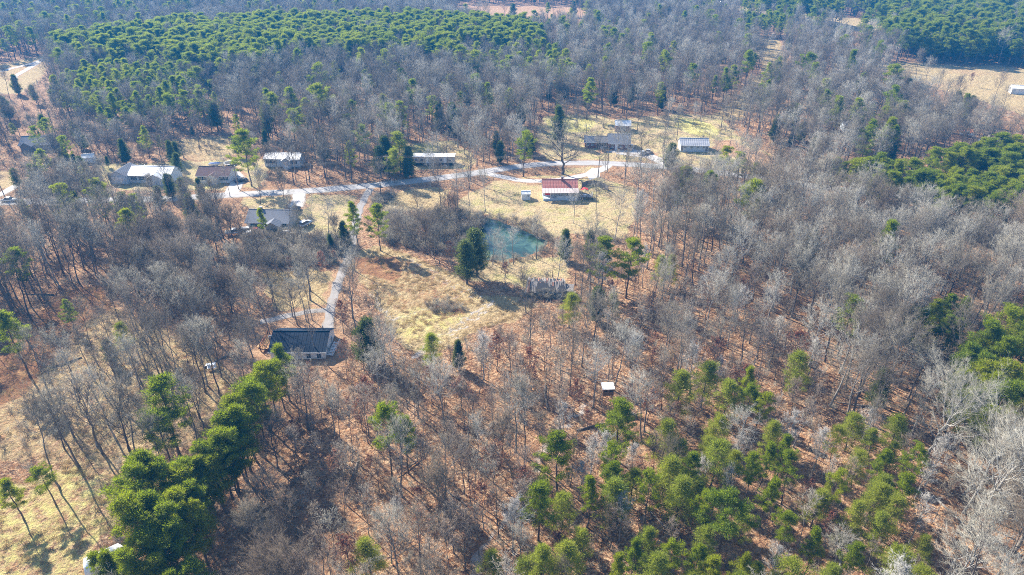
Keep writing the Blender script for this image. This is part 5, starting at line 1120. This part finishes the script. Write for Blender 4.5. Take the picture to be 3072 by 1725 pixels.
MB().box(-1.22, 1.22, .822, 1.95, 3.752, 3.80).build('roof_sheet', M['white_metal'], rf)
mb = MB(); mb.bar((-1.5, .5, -.2), (-1.1, .6, 2.2), .06); mb.bar((-1.5, 1.0, -.2), (-1.1, 1.0, 2.2), .06)
for i in range(7): t = (i+.5)/7; mb.bar((-1.5+.4*t, .5+.1*t, -.2+2.4*t), (-1.5+.4*t, 1.0, -.2+2.4*t), .05)
mb.build('ladder', M['pole'], DS_)

# ------------------------------------------------------------------ vehicles and yard things
def car(px, py, rz, kind, pm, label):
    o = spot('pickup_truck' if kind == 'pickup' else 'parked_car', px, py, rz, label, 'pickup' if kind == 'pickup' else 'car', 'vehicles parked round the houses')
    Lh = 2.3; w = .88
    body = {'sedan': [(-2.25, .35), (-2.28, .7), (-2.1, .86), (-1.3, .92), (1.0, .92), (2.0, .80), (2.28, .62), (2.25, .35)], 'suv': [(-2.25, .4), (-2.28, .8), (-2.2, 1.02), (1.0, 1.02), (2.05, .93), (2.28, .7), (2.25, .4)], 'pickup': [(-2.6, .5), (-2.62, 1.05), (-.6, 1.05), (1.2, 1.05), (2.3, .98), (2.55, .75), (2.5, .5)]}[kind]
    cab = {'sedan': [(-1.55, .92), (-.95, 1.40), (.25, 1.42), (1.05, .92)], 'suv': [(-2.15, 1.02), (-1.9, 1.68), (.15, 1.70), (1.0, 1.02)], 'pickup': [(-.75, 1.05), (-.6, 1.72), (.45, 1.74), (1.2, 1.05)]}[kind]
    MB().prism(body, -w, w, 'y').build('body', pm, o, .07, True)
    n = len(cab); mb = MB(); iw = [w-.06, w-.2, w-.2, w-.06]
    mb.add([(x, -iw[i], z) for i, (x, z) in enumerate(cab)]+[(x, iw[i], z) for i, (x, z) in enumerate(cab)], [(i, (i+1) % n, n+(i+1) % n, n+i) for i in range(n)]+[(0, 1, 2, 3), (4, 5, 6, 7)]); mb.build('window_glass', M['glass'], o)
    (x1, z1), (x2, z2) = cab[1], cab[2]; MB().box(x1-.03, x2+.03, -w+.19, w-.19, z1+.0, z1+.06).build('roof', pm, o, .02)
    if kind == 'pickup': MB().box(-2.5, -.85, -w+.12, w-.12, 1.052, 1.07).build('truck_bed', M['dark'], o)
    wx = 1.38 if kind != 'pickup' else 1.6
    for x in (-wx, wx):
        for s in (-1, 1):
            wl = MB().cone((0, -.1, 0), (0, .1, 0), .34, .34, 16).build('wheel', M['rubber'], o, loc=(x, s*(w-.06), .33)); MB().cone((0, -.11, 0), (0, .11, 0), .2, .2, 10).build('rim', M['chrome'], wl)
    for s in (-1, 1):
        MB().box(body[-2][0]-.06, body[-2][0]+.02, s*.6-.16, s*.6+.16, .60, .74).build('headlight', M['lamp'], o); MB().box(body[1][0]-.02, body[1][0]+.06, s*.66-.12, s*.66+.12, .66, .84).build('tail_light', M['taillight'], o)
    return o
car(918, 676, 62, 'suv', P_['silver'], 'silver car parked on the grass right of the grey roofed house')
car(886, 634, 75, 'suv', P_['black'], 'dark van at the end of the short pale driveway')
car(705, 702, 12, 'pickup', P_['white'], 'leftmost white pickup in the row behind the grey house yard')
car(752, 708, 8, 'sedan', P_['white'], 'white sedan nearest in the row of junk cars')
car(772, 697, 5, 'sedan', P_['red'], 'red car at the right end of the junk car row')
car(775, 690, 5, 'suv', P_['green'], 'dark green car behind the red car in the junk row')
car(792, 734, 30, 'sedan', P_['green'], 'pale green old car on the slope below the junk row')
car(1818, 452, 20, 'suv', P_['black'], 'dark car in front of the brick house carport')
car(1893, 447, 70, 'pickup', P_['white'], 'white pickup at the right end of the brick house')
car(1930, 463, 35, 'sedan', P_['silver'], 'silver car parked on the brick house drive')
car(1944, 458, 80, 'sedan', P_['white'], 'white car behind the silver car on the brick house drive')
car(724, 545, 40, 'sedan', P_['black'], 'black car beside the drive of the brown roofed house')
car(2800, 345, 15, 'suv', P_['black'], 'black vehicle under trees below the hill field')
car(2775, 330, 30, 'sedan', P_['white'], 'pale car glimpsed under trees below the hill field')
car(2900, 408, -20, 'pickup', P_['white'], 'white vehicle beside the orange tarp in the upper right wood')
car(2950, 425, 10, 'sedan', P_['silver'], 'pale car right of the orange tarp in the upper right wood')
car(100, 480, 40, 'suv', P_['silver'], 'silver car on the dirt track at far left') if 0 else None
car(30, 604, 2, 'sedan', P_['white'], 'white car on the road at far left')
o = MB().prism([(-1.7, 0), (0, 1.1), (1.7, 0)], -2.0, 2.0, 'y').build('orange_tarp', plain('orange_tarp', (.52, .13, .04), .6)); x, y = unp(2912, 396); o.location = (float(x), float(y), 0); tag(o, 'orange tarp tented over a heap in the upper right wood', 'tarp')
jt = spot('utility_trailer', 738, 694, 10, 'white loaded utility trailer among the junk cars', 'trailer')
MB().box(-1.6, 1.6, -.8, .8, .5, .6).build('bed', M['white'], jt); MB().box(-1.4, 1.3, -.7, .7, .602, 1.3).build('load', M['plastic'], jt, .15)
for s in (-1, 1): MB().cone((0, s*.85, .33), (0, s*1.0, .33), .33, .33, 14).build('wheel', M['rubber'], jt)
MB().bar((1.6, 0, .5), (2.6, 0, .4), .08).build('tow_bar', M['pole'], jt)
pt = spot('propane_tank', 886, 706, 3, 'long white propane tank on the ground below the grey house', 'tank')
MB().cone((-1.3, 0, .55), (1.3, 0, .55), .42, .42, 14).build('tank', M['plastic'], pt, .1, True); MB().cone((0, 0, .95), (0, 0, 1.15), .12, .1).build('dome', M['plastic'], pt)
for x in (-.8, .8): MB().box(x-.1, x+.1, -.25, .25, -.05, .2).build('leg', M['concrete'], pt)
wb = spot('white_hutch', 861, 710, 20, 'small white hutch left of the propane tank', 'hutch'); gable(wb, 1.6, 1.3, 1.1, .5, M['white'], M['white_metal'], ov=.1, pw=.6)
tr = spot('trampoline', 690, 494, 0, 'round trampoline with pale rim behind the brown roofed house', 'trampoline')
mb = MB(); n = 24
for k in range(n): a0, a1 = 2*math.pi*k/n, 2*math.pi*(k+1)/n; mb.bar((2.0*math.cos(a0), 2.0*math.sin(a0), .8), (2.0*math.cos(a1), 2.0*math.sin(a1), .8), .3, .07)
mb.build('rim', M['plastic'], tr); MB().cone((0, 0, .76), (0, 0, .78), 1.84, 1.84, 24).build('mat', M['rubber'], tr)
for k in range(6): a = math.pi*k/3; MB().cone((1.9*math.cos(a), 1.9*math.sin(a), -.1), (1.9*math.cos(a), 1.9*math.sin(a), .76), .04, .04).build('leg', M['chrome'], tr)
bt = spot('covered_boat', 648, 497, 5, 'small white boat under a blue cover behind the brown roofed house', 'boat')
MB().add([(-2.4, -.9, .9), (1.2, -.9, 1.0), (2.6, 0, 1.15), (1.2, .9, 1.0), (-2.4, .9, .9), (-2.2, -.6, .25), (1.0, -.5, .3), (2.1, 0, .5), (1.0, .5, .3), (-2.2, .6, .25)], [(0, 1, 6, 5), (1, 2, 7, 6), (2, 3, 8, 7), (3, 4, 9, 8), (4, 0, 5, 9), (5, 6, 7, 8, 9)]).build('hull', M['plastic'], bt)
MB().add([(-2.4, -.9, .92), (1.2, -.9, 1.02), (2.6, 0, 1.17), (1.2, .9, 1.02), (-2.4, .9, .92), (-1.8, 0, 1.35), (.6, 0, 1.5)], [(0, 1, 6, 5), (1, 2, 6), (2, 3, 6), (3, 4, 5, 6), (4, 0, 5)]).build('cover', P_['blue'], bt)
MB().box(-1.8, .8, -.3, .3, -.1, .24).build('trailer_frame', M['pole'], bt)
cp = spot('camper_trailer', 322, 1700, 35, 'white camper trailer half hidden under the lower left pines', 'camper')
MB().prism([(-2.6, .5), (-2.7, 1.4), (-2.3, 2.5), (2.2, 2.55), (2.7, 1.6), (2.6, .5)], -1.1, 1.1, 'y').build('body', M['white'], cp, .08, True); o = window(cp, -.9, 1.35, .9, .6, -1.1); door(cp, .9, .55, .7, 1.75, -1.1)
for s in (-1, 1): MB().cone((.1, s*.95, .33), (.1, s*1.14, .33), .33, .33, 14).build('wheel', M['rubber'], cp)
MB().bar((2.6, 0, .5), (3.7, 0, .45), .1).build('tow_bar', M['pole'], cp); MB().box(-.4, .4, -.4, .4, 2.56, 2.75).build('roof_vent', M['plastic'], cp)
def chair(px, py, rz, label):
    c = spot('plastic_chair', px, py, rz, label, 'chair', 'white plastic chairs on the leaves'); MB().box(-.3, .3, -.3, .3, .4, .46).build('seat', M['plastic'], c, .02); MB().box(-.3, .3, .31, .37, .42, 1.0).build('backrest', M['plastic'], c, .02)
    for x in (-.26, .26):
        for y in (-.26, .26): MB().bar((x*1.1, y*1.1, -.1), (x, y, .4), .06).build('leg', M['plastic'], c)
        MB().box(x-.04, x+.04, -.28, .3, .62, .67).build('armrest', M['plastic'], c)
chair(628, 1108, 20, 'left white plastic chair on the leaves below the sparse left trees'); chair(644, 1107, -25, 'right white plastic chair on the leaves below the sparse left trees')
ft = spot('folding_table', 634, 1101, 12, 'white folding table behind the two plastic chairs', 'table'); MB().box(-.95, .95, -.42, .42, .70, .75).build('top', M['plastic'], ft)
for x in (-.8, .8):
    for y in (-.35, .35): MB().bar((x, y, -.1), (x, y, .7), .04).build('leg', M['chrome'], ft)
st = spot('tree_stump', 577, 1022, 0, 'tall dark broken stump among the left trees', 'stump'); MB().cone((0, 0, -.3), (.15, .1, 3.2), .45, .3, 9).build('trunk', M['bark'], st); MB().cone((.05, .05, 2.2), (.9, .3, 3.4), .14, .06, 6).build('snag', M['bark'], st)

# ------------------------------------------------------------------ poles and wires
TOPS = []
def upole(px, py, h, label, guys=False, trans=False, lean=0.0):
    o = spot('utility_pole', px, py, 6, label, 'utility pole', 'wooden poles along the road')
    MB().cone((0, 0, -.3), (lean, 0, h), .16, .11, 8).build('pole', M['pole'], o)
    a = MB().box(lean-1.1, lean+1.1, -.06, .06, h-.75, h-.62).build('crossarm', M['pole'], o)
    for x in (-1.0, 0, 1.0): MB().cone((lean+x, 0, h-.618), (lean+x, 0, h-.45), .05, .035).build('insulator', M['plastic'], a)
    if trans: MB().cone((lean+.3, -.2, h-2.0), (lean+.3, -.2, h-1.15), .22, .22, 12).build('transformer', M['chrome'], o)
    if guys:
        MB().bar((0, 0, h-1.5), (-3.3, 1.2, -.1), .03).build('guy_wire', M['chrome'], o); MB().bar((0, 0, h-2.5), (1.6, -.6, -.1), .03).build('guy_wire', M['chrome'], o); MB().cone((.9, -.4, -.1), (1.3, -.6, 1.4), .09, .08).build('guy_marker', M['plastic'], o)
    x, y = unp(px, py); TOPS.append((float(x)+lean, float(y), h))
upole(22, 606, 9.5, 'leaning bare wooden pole at the left edge of the road', lean=-.5); upole(716, 568, 9.5, 'wooden pole beside the brown roofed house drive', trans=True); upole(1166, 548, 10, 'pale wooden pole with guy wires at the road bend', True, True); upole(1822, 515, 8.5, 'thin dark pole beside the parking pad'); upole(2330, 560, 9, 'wooden pole lost in the right grey wood')
TOPS.insert(0, (TOPS[0][0]-60, TOPS[0][1]-4, 9.5))
for k, (dx, nm) in enumerate(((-1.0, 'near'), (0, 'middle'), (1.0, 'far'))):
    mb = MB()
    for (a, b) in zip(TOPS[:-1], TOPS[1:]):
        p = [Vector((a[0]+(b[0]-a[0])*t+dx*.1, a[1]+(b[1]-a[1])*t+dx*.9, a[2]-.45+(b[2]-a[2])*t-1.6*4*t*(1-t))) for t in np.linspace(0, 1, 15)]
        for q, r_ in zip(p[:-1], p[1:]): mb.bar(q, r_, .06, .06, 3)
    o = mb.build('power_wire', M['chrome']); tag(o, f'{nm} wire of the three strung between the roadside poles', 'power wire', 'power wires along the road')

# ------------------------------------------------------------------ air
hz = NT('haze_air'); hz.t.nodes.remove(hz.b)
pv = hz.n('ShaderNodeVolumePrincipled'); pv.inputs['Color'].default_value = (.03, .34, .86, 1); pv.inputs['Density'].default_value = .00034; pv.inputs['Anisotropy'].default_value = .1
hz.t.links.new(pv.outputs[0], hz.t.nodes['Material Output'].inputs['Volume'])
o = MB().box(-4010, 4010, -4010, 4010, -2.6, 88).build('haze', hz.m); tag(o, 'thin blue winter haze over the woods', kind='stuff')

# ------------------------------------------------------------------ fallen logs and roof vents
def logs():
    zp = [z[1] for z in ZONES if z[0] in ('young', 'lowright', 'right', 'leftdark', 'sparse')]; L = []; r = random.Random(31)
    me = []
    for k in range(3):
        mb = MB(); mb.cone((-3.2, 0, .12), (.4, .15+.1*k, .2), .20, .16, 8); mb.cone((.4, .15+.1*k, .2), (3.4, -.1*k, .25), .16, .09, 8)
        me.append((mb.mesh('log', M['bark'], 0, True), MB().cone((1.2, .1, .25), (2.2, .9, .9), .07, .03, 6).mesh('branch_stub', M['bark'])))
    while len(L) < 24:
        u, v = r.uniform(80, 2990), r.uniform(780, 1690); x, y = map(float, unp(u, v)); a = np.array([x]); b = np.array([y])
        if not any(inpoly(a, b, z)[0] for z in zp) or any(math.hypot(x-q[0], y-q[1]) < 9 for q in L) or any(math.hypot(x-t['x'], y-t['y']) < 1.0 for t in TREES): continue
        L.append((x, y, u))
    cells = {}
    for q in L:
        dx = q[0]-LMX[:, 0]; dy = q[1]-LMX[:, 1]; i = int(np.argmin(np.hypot(dx, dy)))
        s = ('left of' if dx[i] < 0 else 'right of') if abs(dx[i]) > abs(dy[i]) else ('above' if dy[i] > 0 else 'below'); cells.setdefault((i, s), []).append(q)
    for (i, s), qs in cells.items():
        qs.sort(key=lambda q: q[2])
        for k, q in enumerate(qs):
            o = empty('fallen_log', (q[0], q[1], -.2), r.uniform(0, 6.28)); sc = r.uniform(.7, 1.3); o.scale = (sc, sc*.9, sc*.9); a, b = me[r.randrange(3)]; link('trunk', a, o); link('branch_stub', b, o)
            tag(o, ('' if len(qs) == 1 else ORD[k]+' from left ')+f'fallen grey log on the leaves {s} {LANDMARKS[i][1]}', 'log', 'fallen logs on the woodland floor')
logs()
for root, pts in ((H2, ((-3.0, 6.8, 4.6),)), (H3, ((1.5, 5.6, 4.4), (-9.5, 5.5, 3.3))), (H6, ((-3.5, 4.8, 4.2), (3.9, 5.0, 4.1))), (H7, ((-2.5, 4.5, 4.1), (2.7, 4.6, 4.1))), (H8, ((-3.0, 5.6, 4.1),)), (H5, ((-3, 3.9, 3.9),))):
    for x, y, z in pts: MB().cone((x, y, z-.6), (x, y, z+.55), .09, .09, 8).build('vent_pipe', M['chrome'], root)
for root, x, y in ((H6, -.6, -.9), (H7, .4, -2.4), (H5, 2.1, -2.4), (H8, -.8, -.8), (H4, 4.1, -.8)):
    MB().box(x-.7, x+.7, y, y+.8, -.3, .12).build('door_step', M['concrete'], root)
ch = MB().box(-3.4, -2.6, 4.3, 5.0, 3.6, 5.3).build('chimney', M['brickred'], H8); MB().box(-3.46, -2.54, 4.24, 5.06, 5.302, 5.4).build('chimney_cap', M['concrete'], ch)
